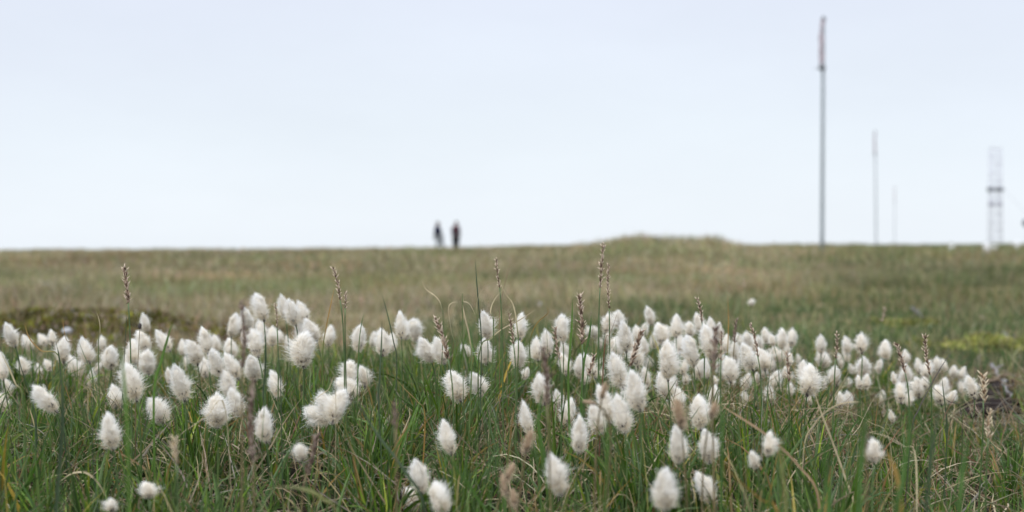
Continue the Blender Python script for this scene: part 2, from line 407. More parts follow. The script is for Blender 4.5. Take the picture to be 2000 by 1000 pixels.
# tip x, tip y, base x, base y, width, kind   (photo pixels)
HEADS = """
12 629 27 671 28 e;46 653 60 679 22 e;70 651 88 672 19 s;118 659 124 702 31 e;157 660 173 702 30 e;214 674 216 715 34 e;197 656 203 680 18 s
40 697 46 728 26 x;133 694 145 728 27 e;88 700 97 722 18 x;-3 688 6 735 26 e;8 738 14 772 23 x;0 765 10 800 26 x;67 750 105 797 36 e
174 720 177 752 21 e;218 751 225 792 30 e;248 706 264 772 46 e;290 681 290 725 33 e;256 661 264 704 29 e;278 612 287 642 22 e;272 644 285 680 33 e
308 643 328 680 27 e;345 710 358 773 38 e;296 774 314 820 40 e;207 807 219 868 37 e;330 812 326 828 14 x;377 661 384 706 33 e;402 639 405 685 29 e
418 654 424 682 22 e;448 660 450 694 28 e;397 697 401 732 28 e;411 680 430 728 33 e;440 690 462 734 31 e;454 613 452 652 25 e;481 597 485 643 28 e
509 573 515 620 30 e;509 623 512 660 24 e;490 642 502 690 35 e;528 636 532 670 25 e;549 645 548 666 15 s;547 575 556 615 24 e;564 583 576 629 30 e
584 587 597 625 27 e;584 622 586 662 21 e;603 619 616 660 33 e;597 648 593 708 54 b;647 635 642 669 24 e;489 690 497 737 39 e;534 722 541 770 26 e
442 722 450 770 39 e;448 758 463 805 35 e;418 768 424 826 48 e;514 796 518 855 37 e;702 633 701 680 29 e;752 643 748 688 33 e;768 648 768 680 18 s
729 646 727 674 15 s;778 608 783 654 27 e;794 625 793 658 23 e;805 620 813 660 34 r;829 655 841 700 33 e;852 658 866 703 30 e;775 725 775 748 12 s
682 703 683 745 42 b;712 712 712 750 30 x;664 735 684 775 42 r;596 796 640 820 44 b;632 762 648 816 38 b;664 758 652 818 40 b
866 820 880 878 35 e;884 720 897 775 42 e;924 724 940 768 33 e;587 865 590 895 31 x;286 940 290 970 37 x;220 974 218 998 30 x
823 896 823 955 42 e;791 952 818 990 42 e;838 948 864 998 42 e;944 606 951 655 31 e;948 658 949 704 31 e;1013 611 1015 656 28 e;1014 664 1012 710 36 e
1045 657 1050 698 27 e;1067 643 1072 686 27 e;1096 614 1099 662 30 r;1098 663 1102 700 21 e;1097 688 1105 727 23 e;1130 692 1133 732 30 e
1143 690 1160 732 30 e;1158 634 1163 658 24 s;1170 656 1175 677 16 s;1147 636 1150 657 14 s;1190 612 1183 646 28 x;1207 605 1209 636 27 e
1216 627 1223 680 35 e;1193 659 1198 692 27 e;1245 635 1247 665 23 e;1258 630 1260 657 17 s;1269 597 1271 630 21 e;1289 630 1293 668 30 r
1240 664 1245 710 34 x;1260 658 1258 690 21 e;1250 686 1247 718 21 e;1324 614 1321 653 27 e;1350 627 1346 655 25 x;1361 612 1366 643 21 e
1390 620 1392 655 23 e;1404 630 1405 662 19 e;1329 650 1328 686 23 e;1303 665 1304 732 41 e;1356 655 1355 708 35 e;1337 660 1340 695 23 e
1380 632 1387 692 35 e;1418 652 1416 685 19 s;1432 665 1438 698 25 e;1442 650 1446 676 21 e;1458 646 1461 676 23 e;1480 655 1483 682 23 e
1450 670 1468 716 33 e;1485 678 1493 718 31 e;1507 702 1511 724 15 s;1423 695 1426 740 33 e;1372 700 1362 735 27 e;1399 693 1396 716 23 r
1321 708 1320 728 17 x;1338 702 1333 728 21 x;1339 727 1340 748 18 x;1193 690 1215 748 43 e;1234 722 1248 792 43 e;1220 740 1235 780 30 e
1260 715 1265 752 21 x;1290 727 1303 772 35 e;1043 733 1062 782 34 e;1085 762 1092 798 25 e;1172 752 1190 815 39 e;1208 770 1218 835 39 e
1118 778 1108 825 33 e;1155 788 1172 840 35 e;1138 812 1130 875 36 e;1023 784 1035 840 27 e;1036 832 1028 878 27 n;1320 755 1325 795 36 e
1322 772 1330 828 36 n;1358 772 1368 830 41 e;1396 752 1394 792 25 e;1399 780 1390 812 25 n;1433 736 1431 755 14 x;1458 762 1456 786 16 x
1320 829 1324 895 38 e;1376 838 1384 895 40 e;1080 886 1092 955 43 e;1285 916 1300 985 51 e;1370 922 1385 975 37 e;1006 898 990 935 24 n
980 922 988 962 24 n;1003 950 1006 985 22 n;1465 880 1478 910 27 x;1508 843 1500 885 34 x;1710 858 1708 898 37 x;1534 642 1528 676 25 e
1514 674 1518 702 20 s;1528 678 1524 704 14 s;1605 653 1604 686 21 e;1600 682 1608 712 27 e;1617 690 1615 714 17 s;1654 657 1655 686 21 e
1652 678 1655 704 15 s;1684 651 1683 685 26 x;1726 664 1731 697 25 e;1661 708 1664 728 12 s;1687 696 1690 732 31 e;1717 700 1717 726 14 s
1697 730 1692 757 19 x;1679 732 1680 757 17 x;1567 703 1570 738 27 x;1588 711 1578 765 43 e;1630 714 1634 748 26 e;1637 765 1640 792 21 x
1583 765 1583 788 15 x;1518 723 1514 757 27 e;1505 752 1506 786 22 x;1546 748 1543 770 15 x;1765 683 1770 707 17 s;1795 699 1796 725 17 s
1815 704 1808 735 25 e;1829 697 1834 723 21 s;1862 713 1863 735 19 s;1770 710 1770 742 23 e;1743 726 1747 747 13 x;1756 746 1760 783 29 x
1789 735 1795 772 31 x;1806 735 1808 757 20 x;1831 752 1838 786 27 x;1862 760 1855 786 21 x;1893 732 1902 772 29 x;1739 800 1744 822 14 x
1184 740 1176 775 20 n;1133 783 1160 788 13 n;1560 690 1562 716 14 s;1640 690 1643 716 13 s;1845 700 1847 722 14 s;1380 700 1384 735 20 e
1468 655 1470 684 20 e;1505 680 1507 704 16 s;1415 690 1412 720 18 e;1185 640 1188 668 18 s;474 643 478 672 16 s;560 655 562 676 14 s
""".replace('\n', ';').strip(';').split(';')

H_ = []
for s in HEADS:
    if not s.strip(): continue
    f = s.split(); H_.append([float(v) for v in f[:5]] + [f[5]])

_r = random.Random(5)
for x0, x1, y0, y1, n_ in ((1150, 1560, 640, 750, 24), (900, 1180, 660, 750, 6), (1560, 1900, 700, 780, 9), (20, 520, 650, 740, 10)):
    for _ in range(n_):
        for _t in range(30):
            ex, ey, el_ = _r.uniform(x0, x1), _r.uniform(y0, y1), _r.uniform(17, 32)
            if min(math.hypot(ex - (q[0] + q[2]) / 2, (ey - (q[1] + q[3]) / 2) * .8) for q in H_) > 15: break
        tl = _r.uniform(-.35, .25)
        H_.append([ex - tl * el_ * .3, ey - el_ / 2, ex + tl * el_ * .7, ey + el_ / 2, el_ * _r.uniform(.62, .85), _r.choice('eexs')])

def head_d(h):
    tx, ty, bx, by, w, kd = h
    ln = math.hypot(tx - bx, ty - by); cy = (ty + by) / 2
    ds = F * .0365 / max(ln, 14)
    dy = min((H - .17) * F / (cy - HZ), 2.75 if tx < 1500 else 3.1)
    d = min(max(ds ** .62 * dy ** .38, 1.3), 3.3)
    if kd in 'x' and cy < 850: d = min(d, 2.6)
    if kd in 'x' and cy >= 850: d = min(d, 1.5)
    if kd == 'n': d = min(d * .8, 1.45)
    return d
HEADPOS = np.array([[(h[0] + h[2]) / 2 - 1000, 0, 0] for h in H_])
for _i, h in enumerate(H_):
    d_ = head_d(h); HEADPOS[_i] = ((((h[0] + h[2]) / 2) - 1000) / F * d_, d_, H - (max(h[1], h[3]) - HZ) / F * d_)
def crowd(xy, Ls):
    """shorter leaves among and just before the cotton stems"""
    f = np.ones(len(xy))
    for hx, hd, hz in HEADPOS:
        dx = np.abs(xy[:, 0] - hx * xy[:, 1] / hd)
        near = (dx < .017) & (xy[:, 1] < hd + .01) & (xy[:, 1] > hd - .45)
        f = np.where(near, np.minimum(f, np.clip((hz - terrain(xy[:, 0], xy[:, 1]) + (xy[:, 1] < hd) * 0) / np.maximum(Ls, .01) * .93, .35, 1)), f)
    return Ls * f

# --- near tufts
parts = []
tc_ = scatter(.95, 3.7, 120, .85)
tc_ = tc_[keep(tc_)]
nb = rng.integers(12, 34, len(tc_))
idx = np.repeat(np.arange(len(tc_)), nb)
n = len(idx)
off_r = np.abs(rng.normal(0, .013, n)); off_a = rng.uniform(0, 2 * np.pi, n)
xy = tc_[idx] + np.stack([np.cos(off_a), np.sin(off_a)], 1) * off_r[:, None]
Ls = rng.uniform(.09, .20, n) * lenfac(xy[:, 0], xy[:, 1]) * rng.uniform(.8, 1.15, len(tc_))[idx]
Ls *= np.where(xy[:, 1] < 1.35, .72, 1)
Ls = crowd(xy, Ls)
lean = np.abs(rng.normal(.10, .13, n)) + off_r * 4
curl = np.abs(rng.normal(.25, .45, n)) + (rng.uniform(size=n) < .12) * rng.uniform(.5, 1.6, n)
tuftc = rng.uniform(.6, 1.35, len(tc_))[idx][:, None]
cb = pick(GREEN, n) * tuftc * np.array([1.28, 1.10, .82])
ct = np.where((rng.uniform(size=n) < .6)[:, None], cb * 1.1, pick(TIPS, n))
parts.append(blades(xy, Ls, rng.uniform(.0026, .0062, n), lean, curl, cb, ct, 7, spread=off_a + rng.normal(0, .5, n), wob=.06))
# --- loose blades
xy = scatter(.95, 3.8, 1500, .85); xy = xy[keep(xy)]; n = len(xy)
Ls = rng.uniform(.06, .17, n) * lenfac(xy[:, 0], xy[:, 1]) * np.where(xy[:, 1] < 1.35, .75, 1)
Ls = crowd(xy, Ls)
cb = pick(GREEN, n); ct = pick(TIPS, n)
parts.append(blades(xy, Ls, rng.uniform(.0024, .0055, n), np.abs(rng.normal(.2, .3, n)), np.abs(rng.normal(.4, .5, n)), cb, ct, 7, wob=.10))
# --- fine upright sedge leaves among the heads
xy = scatter(1.5, 3.3, 700, .7); xy = xy[keep(xy)]; n = len(xy)
Ls = crowd(xy, rng.uniform(.12, .205, n) * lenfac(xy[:, 0], xy[:, 1]))
cb = pick(GREEN[:3], n); ct = pick(TIPS, n)
parts.append(blades(xy, Ls, rng.uniform(.0018, .0036, n), np.abs(rng.normal(.05, .1, n)), np.abs(rng.normal(.08, .18, n)), cb, ct, 7))
emit('grass', parts, M['blade'], 'dense dark green sedge leaves around the cotton tufts', 1)

# --- dry thatch
parts = []
xy = scatter(1.0, 4.2, 1700, .85); xy = xy[keep(xy)]; n = len(xy)
cb = pick(DRY, n)
parts.append(blades(xy, rng.uniform(.04, .15, n), rng.uniform(.0012, .0030, n), rng.uniform(.5, 1.5, n), rng.uniform(-.3, 1.3, n), cb * .62, cb * .8, 7, wob=.28, sink=-.012 * 1))  # low layer coloured darker for the shade under the leaves
xy = scatter(1.0, 4.0, 520, .85); xy = xy[keep(xy)]; n = len(xy)
cb = pick(DRY, n) * 1.05
parts.append(blades(xy, rng.uniform(.09, .20, n) * lenfac(xy[:, 0], xy[:, 1]), rng.uniform(.0009, .0018, n), rng.uniform(0, .5, n), rng.uniform(.4, 2.6, n), cb, cb * 1.1, 9, wob=.18))
OR = [(.36, .22, .06, 3), (.30, .25, .07, 3), (.28, .12, .055, 1.5), (.22, .21, .06, 2)]
xy = scatter(1.3, 3.8, lambda d: 110, .4); xy = xy[keep(xy)]; n = len(xy)
cb = pick(OR, n)
parts.append(blades(xy, rng.uniform(.09, .21, n) * lenfac(xy[:, 0], xy[:, 1]), rng.uniform(.001, .002, n), np.abs(rng.normal(.15, .2, n)), rng.uniform(0, .8, n), cb * np.array([.5, .8, .6]), cb, 8, wob=.08))
emit('dry_grass', parts, M['dry'], 'bleached and orange dead blades tangled through the green sedge', 40)

# --- meadow behind
def greenness(x, y):
    px, py = ground_px(x, y)
    g1 = sstep(760, 900, px) * (1 - sstep(8.5, 13.5, y)) * .8
    g2 = sstep(1500, 1700, px) * .5 * (1 - sstep(18, 30, y))
    nz = vnoise(x * .55, y * .35, 31)
    return np.clip(np.maximum(g1, g2) + (nz - .5) * 1.1 + (vnoise(x * 2.2, y * 1.2, 32) - .5) * .6, 0, 1)

def meadow(dmin, dmax, dens, Lr, Wr, k, pad):
    xy = scatter(dmin, dmax, dens, pad)
    # clumped distribution
    cl = vnoise(xy[:, 0] * 3.3, xy[:, 1] * 3.3, 33) * .6 + vnoise(xy[:, 0] * 9, xy[:, 1] * 9, 34) * .4
    xy = xy[(rng.uniform(size=len(xy)) < .25 + 1.1 * cl)]
    xy = xy[keep(xy)]; n = len(xy)
    gr = greenness(xy[:, 0], xy[:, 1])
    usg = rng.uniform(size=n) < gr
    cb = np.where(usg[:, None], pick(FGREEN, n, .35), pick(FIELD, n, .35))
    tint = vnoise(xy[:, 0] * 1.3, xy[:, 1] * 1.1, 36)[:, None]
    big = vnoise(xy[:, 0] * .35, xy[:, 1] * .22, 38)[:, None]
    cb = cb * (.43 + .44 * tint + .29 * big) * np.array([.99, .98, 1.04])
    pxf, _q = ground_px(xy[:, 0], xy[:, 1]); cb = cb * (1 - sstep(1450, 1850, pxf)[:, None] * np.array([.34, .24, .34]))
    gt = sstep(.45, .8, vnoise(xy[:, 0] * .7 + 5, xy[:, 1] * .45, 39))[:, None]
    cb = cb * (1 - gt * np.array([.26, .10, .26]))
    red = (vnoise(xy[:, 0] * .9, xy[:, 1] * .7, 37) > .68) & (rng.uniform(size=n) < .5)
    cb = np.where(red[:, None], cb * np.array([1.1, .88, .85]), cb)
    L = rng.uniform(*Lr, n) * (.6 + .7 * vnoise(xy[:, 0] * 1.7, xy[:, 1] * 1.7, 35))
    L = np.where(usg & (xy[:, 1] < 12), L * .75, L)
    return blades(xy, L, rng.uniform(*Wr, n), np.abs(rng.normal(.2, .25, n)), np.abs(rng.normal(.4, .5, n)), cb * .8, cb * 1.1, k, wob=.1)

emit('meadow_grass', [meadow(3.6, 8, 1500, (.03, .12), (.002, .0045), 5, 1.0), meadow(8, 16, 560, (.06, .16), (.003, .007), 4, 1.2)],
     M['field'], 'short tawny and green grass of the middle distance', 70)
emit('far_meadow_grass', [meadow(16, 34, 150, (.07, .19), (.006, .013), 4, 1.5), meadow(34, 98, 20, (.08, .24), (.012, .028), 3, 4)],
     M['field'], 'blurred olive grass running up to the skyline', 90)
xy = scatter(4.2, 11.5, 420, .5); px_, py_ = ground_px(xy[:, 0], xy[:, 1])
cl = vnoise(xy[:, 0] * 2.2, xy[:, 1] * 2.0, 71) + .35 * vnoise(xy[:, 0] * 8, xy[:, 1] * 8, 72)
k_ = (sstep(720, 950, px_) * (1 - sstep(9, 11.5, xy[:, 1])) * sstep(.35, .8, cl)) > rng.uniform(size=len(xy))
xy = xy[k_]; xy = xy[keep(xy)]; n = len(xy)
cb = pick([(.055, .10, .035, 4), (.075, .12, .05, 3), (.04, .07, .03, 3), (.11, .15, .045, 1.5)], n, .25)
emit('low_green_plants', [blades(xy, rng.uniform(.03, .085, n), rng.uniform(.004, .010, n), np.abs(rng.normal(.4, .4, n)), rng.uniform(0, 1.1, n), cb, cb * 1.15, 5)],
     M['field'], 'low dark green leafy plants in the band behind the tufts', 93)
# upright reddish stalks standing above the meadow
xy = scatter(3.6, 30, lambda d: 22 if d < 12 else 4, .5); n = len(xy)
cb = pick([(.20, .13, .08, 2), (.34, .29, .16, 3), (.10, .07, .06, 1)], n)
emit('tall_meadow_stalks', [blades(xy, rng.uniform(.10, .20, n), rng.uniform(.0015, .003, n), np.abs(rng.normal(.05, .1, n)), rng.uniform(0, .4, n), cb, cb, 5)],
     M['field'], 'thin pale and reddish stalks above the meadow', 95)

# --- moss: short leafy scales in cushions
def moss(name, mask, thr, box, dens, pal, label, L=(.008, .022)):
    n = int(dens * (box[1] - box[0]) * (box[3] - box[2]))
    xy = np.stack([rng.uniform(box[0], box[1], n), rng.uniform(box[2], box[3], n)], 1)
    xy = xy[mask(xy[:, 0], xy[:, 1]) > thr]; n = len(xy)
    cb = pick(pal, n, .3) * (.2 + 1.4 * vnoise(xy[:, 0] * 11, xy[:, 1] * 11, 51))[:, None]
    P, W, C = blades(xy, rng.uniform(*L, n) * (.6 + 1.6 * vnoise(xy[:, 0] * 8, xy[:, 1] * 8, 52)), rng.uniform(.004, .010, n),
                     rng.uniform(0, 1, n), rng.uniform(0, 1, n), cb * .8, cb * 1.1, 4, wob=.3, sink=.003)
    P[..., 2] += (.03 * vnoise(xy[:, 0] * 8, xy[:, 1] * 8, 52))[:, None]
    v, q, c = ribbons(P, W, C, 5)
    o = link(name, make_mesh(name, v, q, col=c, smooth=True), M['moss']); tag(o, label, kind='stuff')
moss('moss', moss_mask, .36, (-3.9, -.4, 5.2, 7.8), 9000,
     [(.13, .145, .02, 4), (.24, .25, .035, 3), (.13, .085, .055, 3.5), (.06, .055, .025, 3), (.28, .21, .15, 2), (.5, .48, .47, .7)],
     'dark green and brown moss covering the low bank on the left')
moss('moss', ymoss_mask, .40, (1.1, 3.2, 4.8, 7.9), 8000,
     [(.29, .30, .085, 4), (.22, .24, .07, 3), (.37, .35, .14, 2), (.11, .12, .035, 3.5)],
     'bright yellow-green moss patches on the right')

# ------------------------------------------------------------------ singled-out blades near the camera
HERO_COL = {'g': (.06, .125, .028), 'b': (.085, .165, .03), 'dg': (.055, .085, .045), 'd': (.46, .39, .25), 'o': (.32, .20, .06),
            'r': (.20, .09, .055), 't': (.30, .21, .12), 'k': (.06, .055, .05), 'ol': (.17, .18, .065)}
HERO = [
 ('dg', 2.1, 2.2, [(928, 505), (931, 550), (935, 600), (940, 680)]),
 ('r', 2.1, 1.6, [(1000, 503), (991, 535), (982, 575), (975, 640)]),
 ('d', 2.05, 1.6, [(972, 549), (950, 558), (934, 580), (930, 610), (934, 650)]),
 ('d', 2.05, 1.8, [(970, 530), (985, 570), (1002, 595), (1010, 640), (1012, 700)]),
 ('d', 2.0, 1.8, [(985, 563), (966, 585), (958, 610), (964, 650)]),
 ('d', 2.1, 1.7, [(824, 547), (832, 565), (852, 580), (862, 600), (865, 650)]),
 ('d', 2.1, 1.6, [(895, 590), (882, 592), (876, 605), (882, 650), (890, 700)]),
 ('d', 2.0, 2.0, [(903, 592), (908, 620), (917, 660), (921, 720)]),
 ('d', 2.0, 1.6, [(928, 615), (918, 595), (906, 590), (903, 605)]),
 ('d', 2.05, 1.8, [(1045, 605), (1015, 625), (985, 640), (960, 660), (935, 700)]),
 ('o', 2.1, 1.8, [(1068, 600), (1070, 612), (1050, 630), (1038, 655), (1035, 700)]),
 ('dg', 1.9, 3.0, [(746, 626), (745, 670), (742, 730), (740, 800)]),
 ('dg', 2.2, 1.8, [(746, 575), (757, 615), (768, 665), (775, 720)]),
 ('o', 2.2, 1.8, [(653, 562), (645, 600), (637, 640), (630, 700)]),
 ('g', 2.1, 3.0, [(711, 612), (705, 640), (700, 700)]),
 ('b', 1.8, 3.2, [(335, 634), (326, 665), (315, 705), (300, 780)]),
 ('g', 1.9, 2.8, [(150, 658), (162, 690), (180, 735), (192, 800)]),
 ('dg', 2.1, 1.8, [(247, 613), (246, 640), (243, 690)]),
 ('d', 2.0, 1.6, [(188, 608), (194, 628), (195, 650), (192, 690)]),
 ('o', 2.0, 1.8, [(122, 619), (124, 640), (130, 665), (150, 700)]),
 ('o', 2.0, 2.0, [(48, 632), (57, 660), (80, 685), (120, 715)]),
 ('dg', 1.9, 2.2, [(106, 657), (114, 690), (118, 730), (122, 800)]),
 ('dg', 1.9, 3.0, [(30, 672), (40, 715), (58, 770), (70, 830)]),
 ('d', 1.8, 2.2, [(0, 686), (15, 715), (30, 750), (45, 790)]),
 ('b', 1.9, 2.8, [(1118, 585), (1117, 630), (1113, 690), (1110, 750)]),
 ('ol', 2.2, 1.8, [(1081, 552), (1074, 590), (1068, 640)]),
 ('ol', 2.3, 2.0, [(1155, 545), (1156, 590), (1158, 640)]),
 ('g', 2.0, 3.4, [(1155, 615), (1152, 650), (1144, 690), (1138, 740)]),
 ('r', 1.9, 1.8, [(1207, 607), (1198, 635), (1190, 655), (1180, 690)]),
 ('o', 2.6, 2.6, [(1421, 575), (1423, 620), (1422, 670), (1420, 720)]),
 ('b', 1.22, 3.4, [(228, 640), (240, 720), (247, 820), (250, 920), (252, 1040)]),
 ('b', 1.25, 5.5, [(1186, 820), (1187, 870), (1186, 930), (1182, 1040)]),
 ('g', 1.4, 3.0, [(1412, 760), (1411, 840), (1410, 920), (1408, 1030)]),
 ('g', 1.3, 3.2, [(1372, 828), (1420, 870), (1470, 925), (1520, 1010), (1550, 1060)]),
 ('g', 1.6, 3.6, [(915, 735), (935, 790), (962, 855), (985, 930), (995, 1010)]),
 ('g', 1.45, 3.2, [(845, 850), (895, 920), (930, 970), (960, 1040)]),
 ('dg', 1.5, 3.0, [(700, 790), (738, 850), (790, 920), (830, 1000)]),
 ('d', 1.7, 2.6, [(115, 942), (140, 925), (168, 924), (192, 945), (212, 985), (225, 1030)]),
 ('t', 1.6, 3.4, [(1405, 790), (1450, 818), (1500, 852), (1560, 910), (1600, 980)]),
 ('d', 1.75, 2.4, [(1588, 755), (1602, 800), (1625, 860), (1650, 930), (1670, 1000)]),
 ('o', 1.35, 3.4, [(1412, 905), (1445, 940), (1485, 975), (1520, 1020)]),
 ('k', 1.9, 3.0, [(1861, 684), (1842, 712), (1820, 750), (1795, 800), (1780, 850)]),
 ('k', 1.95, 2.2, [(1788, 722), (1815, 750), (1850, 782), (1880, 820)]),
 ('dg', 2.0, 2.2, [(1840, 738), (1843, 765), (1847, 800), (1850, 850)]),
 ('r', 1.9, 1.8, [(1874, 762), (1860, 785), (1845, 815), (1835, 860)]),
 ('d', 1.8, 2.0, [(1680, 785), (1650, 787), (1620, 800), (1590, 830), (1570, 880)]),
 ('d', 1.8, 1.8, [(1545, 802), (1600, 797), (1650, 802), (1700, 825), (1740, 870)]),
 ('g', 1.15, 4.2, [(1690, 790), (1688, 840), (1682, 900), (1675, 1040)]),
 ('g', 1.15, 3.8, [(1780, 790), (1776, 850), (1765, 930), (1750, 1040)]),
 ('dg', 1.2, 3.8, [(1835, 770), (1825, 850), (1815, 930), (1812, 1040)]),
 ('g', 1.3, 3.6, [(90, 830), (85, 900), (84, 960), (80, 1040)]),
 ('dg', 1.4, 3.6, [(118, 720), (122, 800), (118, 880), (108, 1020)]),
 ('dg', 1.6, 2.8, [(182, 795), (180, 850), (182, 920), (190, 1000)]),
 ('g', 1.3, 3.6, [(560, 905), (530, 960), (500, 1040)]),
 ('ol', 1.3, 3.4, [(545, 950), (590, 955), (630, 975), (660, 1030)]),
 ('b', 1.35, 3.0, [(475, 880), (480, 930), (482, 1040)]),
 ('g', 1.6, 2.6, [(520, 716), (519, 760), (514, 830), (512, 900)]),
 ('dg', 1.75, 2.8, [(544, 690), (547, 740), (549, 800), (550, 870)]),
 ('dg', 1.9, 2.6, [(518, 645), (519, 690), (517, 740), (515, 790)]),
 ('d', 1.7, 2.2, [(355, 845), (380, 830), (405, 812), (440, 800)]),
 ('d', 1.8, 2.4, [(598, 800), (618, 778), (640, 762), (655, 755)]),
 ('o', 1.9, 2.2, [(770, 735), (790, 760), (815, 785), (830, 820)]),
 ('g', 1.5, 3.6, [(1060, 760), (1052, 830), (1065, 900), (1080, 1010)]),
 ('d', 1.9, 1.8, [(1330, 690), (1352, 712), (1370, 745), (1378, 790)]),
 ('d', 1.6, 2.2, [(1700, 845), (1730, 852), (1765, 872), (1790, 905)]),
 ('g', 1.25, 4.6, [(1610, 860), (1612, 920), (1620, 1030)]),
 ('ol', 1.2, 4.0, [(1525, 850), (1528, 920), (1535, 1030)]),
 ('g', 1.2, 4.4, [(1890, 860), (1880, 930), (1872, 1030)]),
 ('o', 1.2, 3.6, [(1730, 880), (1752, 930), (1760, 1030)]),
]
mb = MB()
for hi, (cn, d, wmm, pts) in enumerate(HERO):
    ctrl = [at(px, py, d) for px, py in pts]
    last = ctrl[-1]
    gz0 = float(terrain(last.x, last.y))
    if last.z > gz0:
        ctrl.append(Vector((last.x + random.uniform(-.01, .01), last.y + random.uniform(-.01, .02), gz0 - .01)))
    # Catmull-Rom
    path = []
    for i in range(len(ctrl) - 1):
        p0 = ctrl[max(i - 1, 0)]; p1 = ctrl[i]; p2 = ctrl[i + 1]; p3 = ctrl[min(i + 2, len(ctrl) - 1)]
        for s in range(5):
            t = s / 5
            path.append(.5 * ((2 * p1) + (p2 - p0) * t + (2 * p0 - 5 * p1 + 4 * p2 - p3) * t * t + (3 * p1 - p0 - 3 * p2 + p3) * t ** 3))
    path.append(ctrl[-1])
    P = np.array([[tuple(v) for v in path]])
    k = P.shape[1]; s = np.linspace(0, 1, k)
    W = (wmm * .001 * np.clip(.12 + s * 3.2, 0, 1))[None]
    gb = sstep(.45, .75, s) * (cn in 'do' and pts[0][1] < 700) * .9
    c = np.array(HERO_COL[cn]); C = (c[None, None] * (1 - gb[None, :, None]) + np.array(HERO_COL['g'])[None, None] * gb[None, :, None]) * (1 + .15 * np.sin(s * 9 + hi))[None, :, None]
    v, q, cc = ribbons(P, W, C, hi + 500, fold=True)
    mb.add(v, q, (), cc)
o = mb.build('tall_grass', M['blade'], col=True); tag(o, 'single tall green, dark and bleached blades rising above the sedge', kind='stuff')

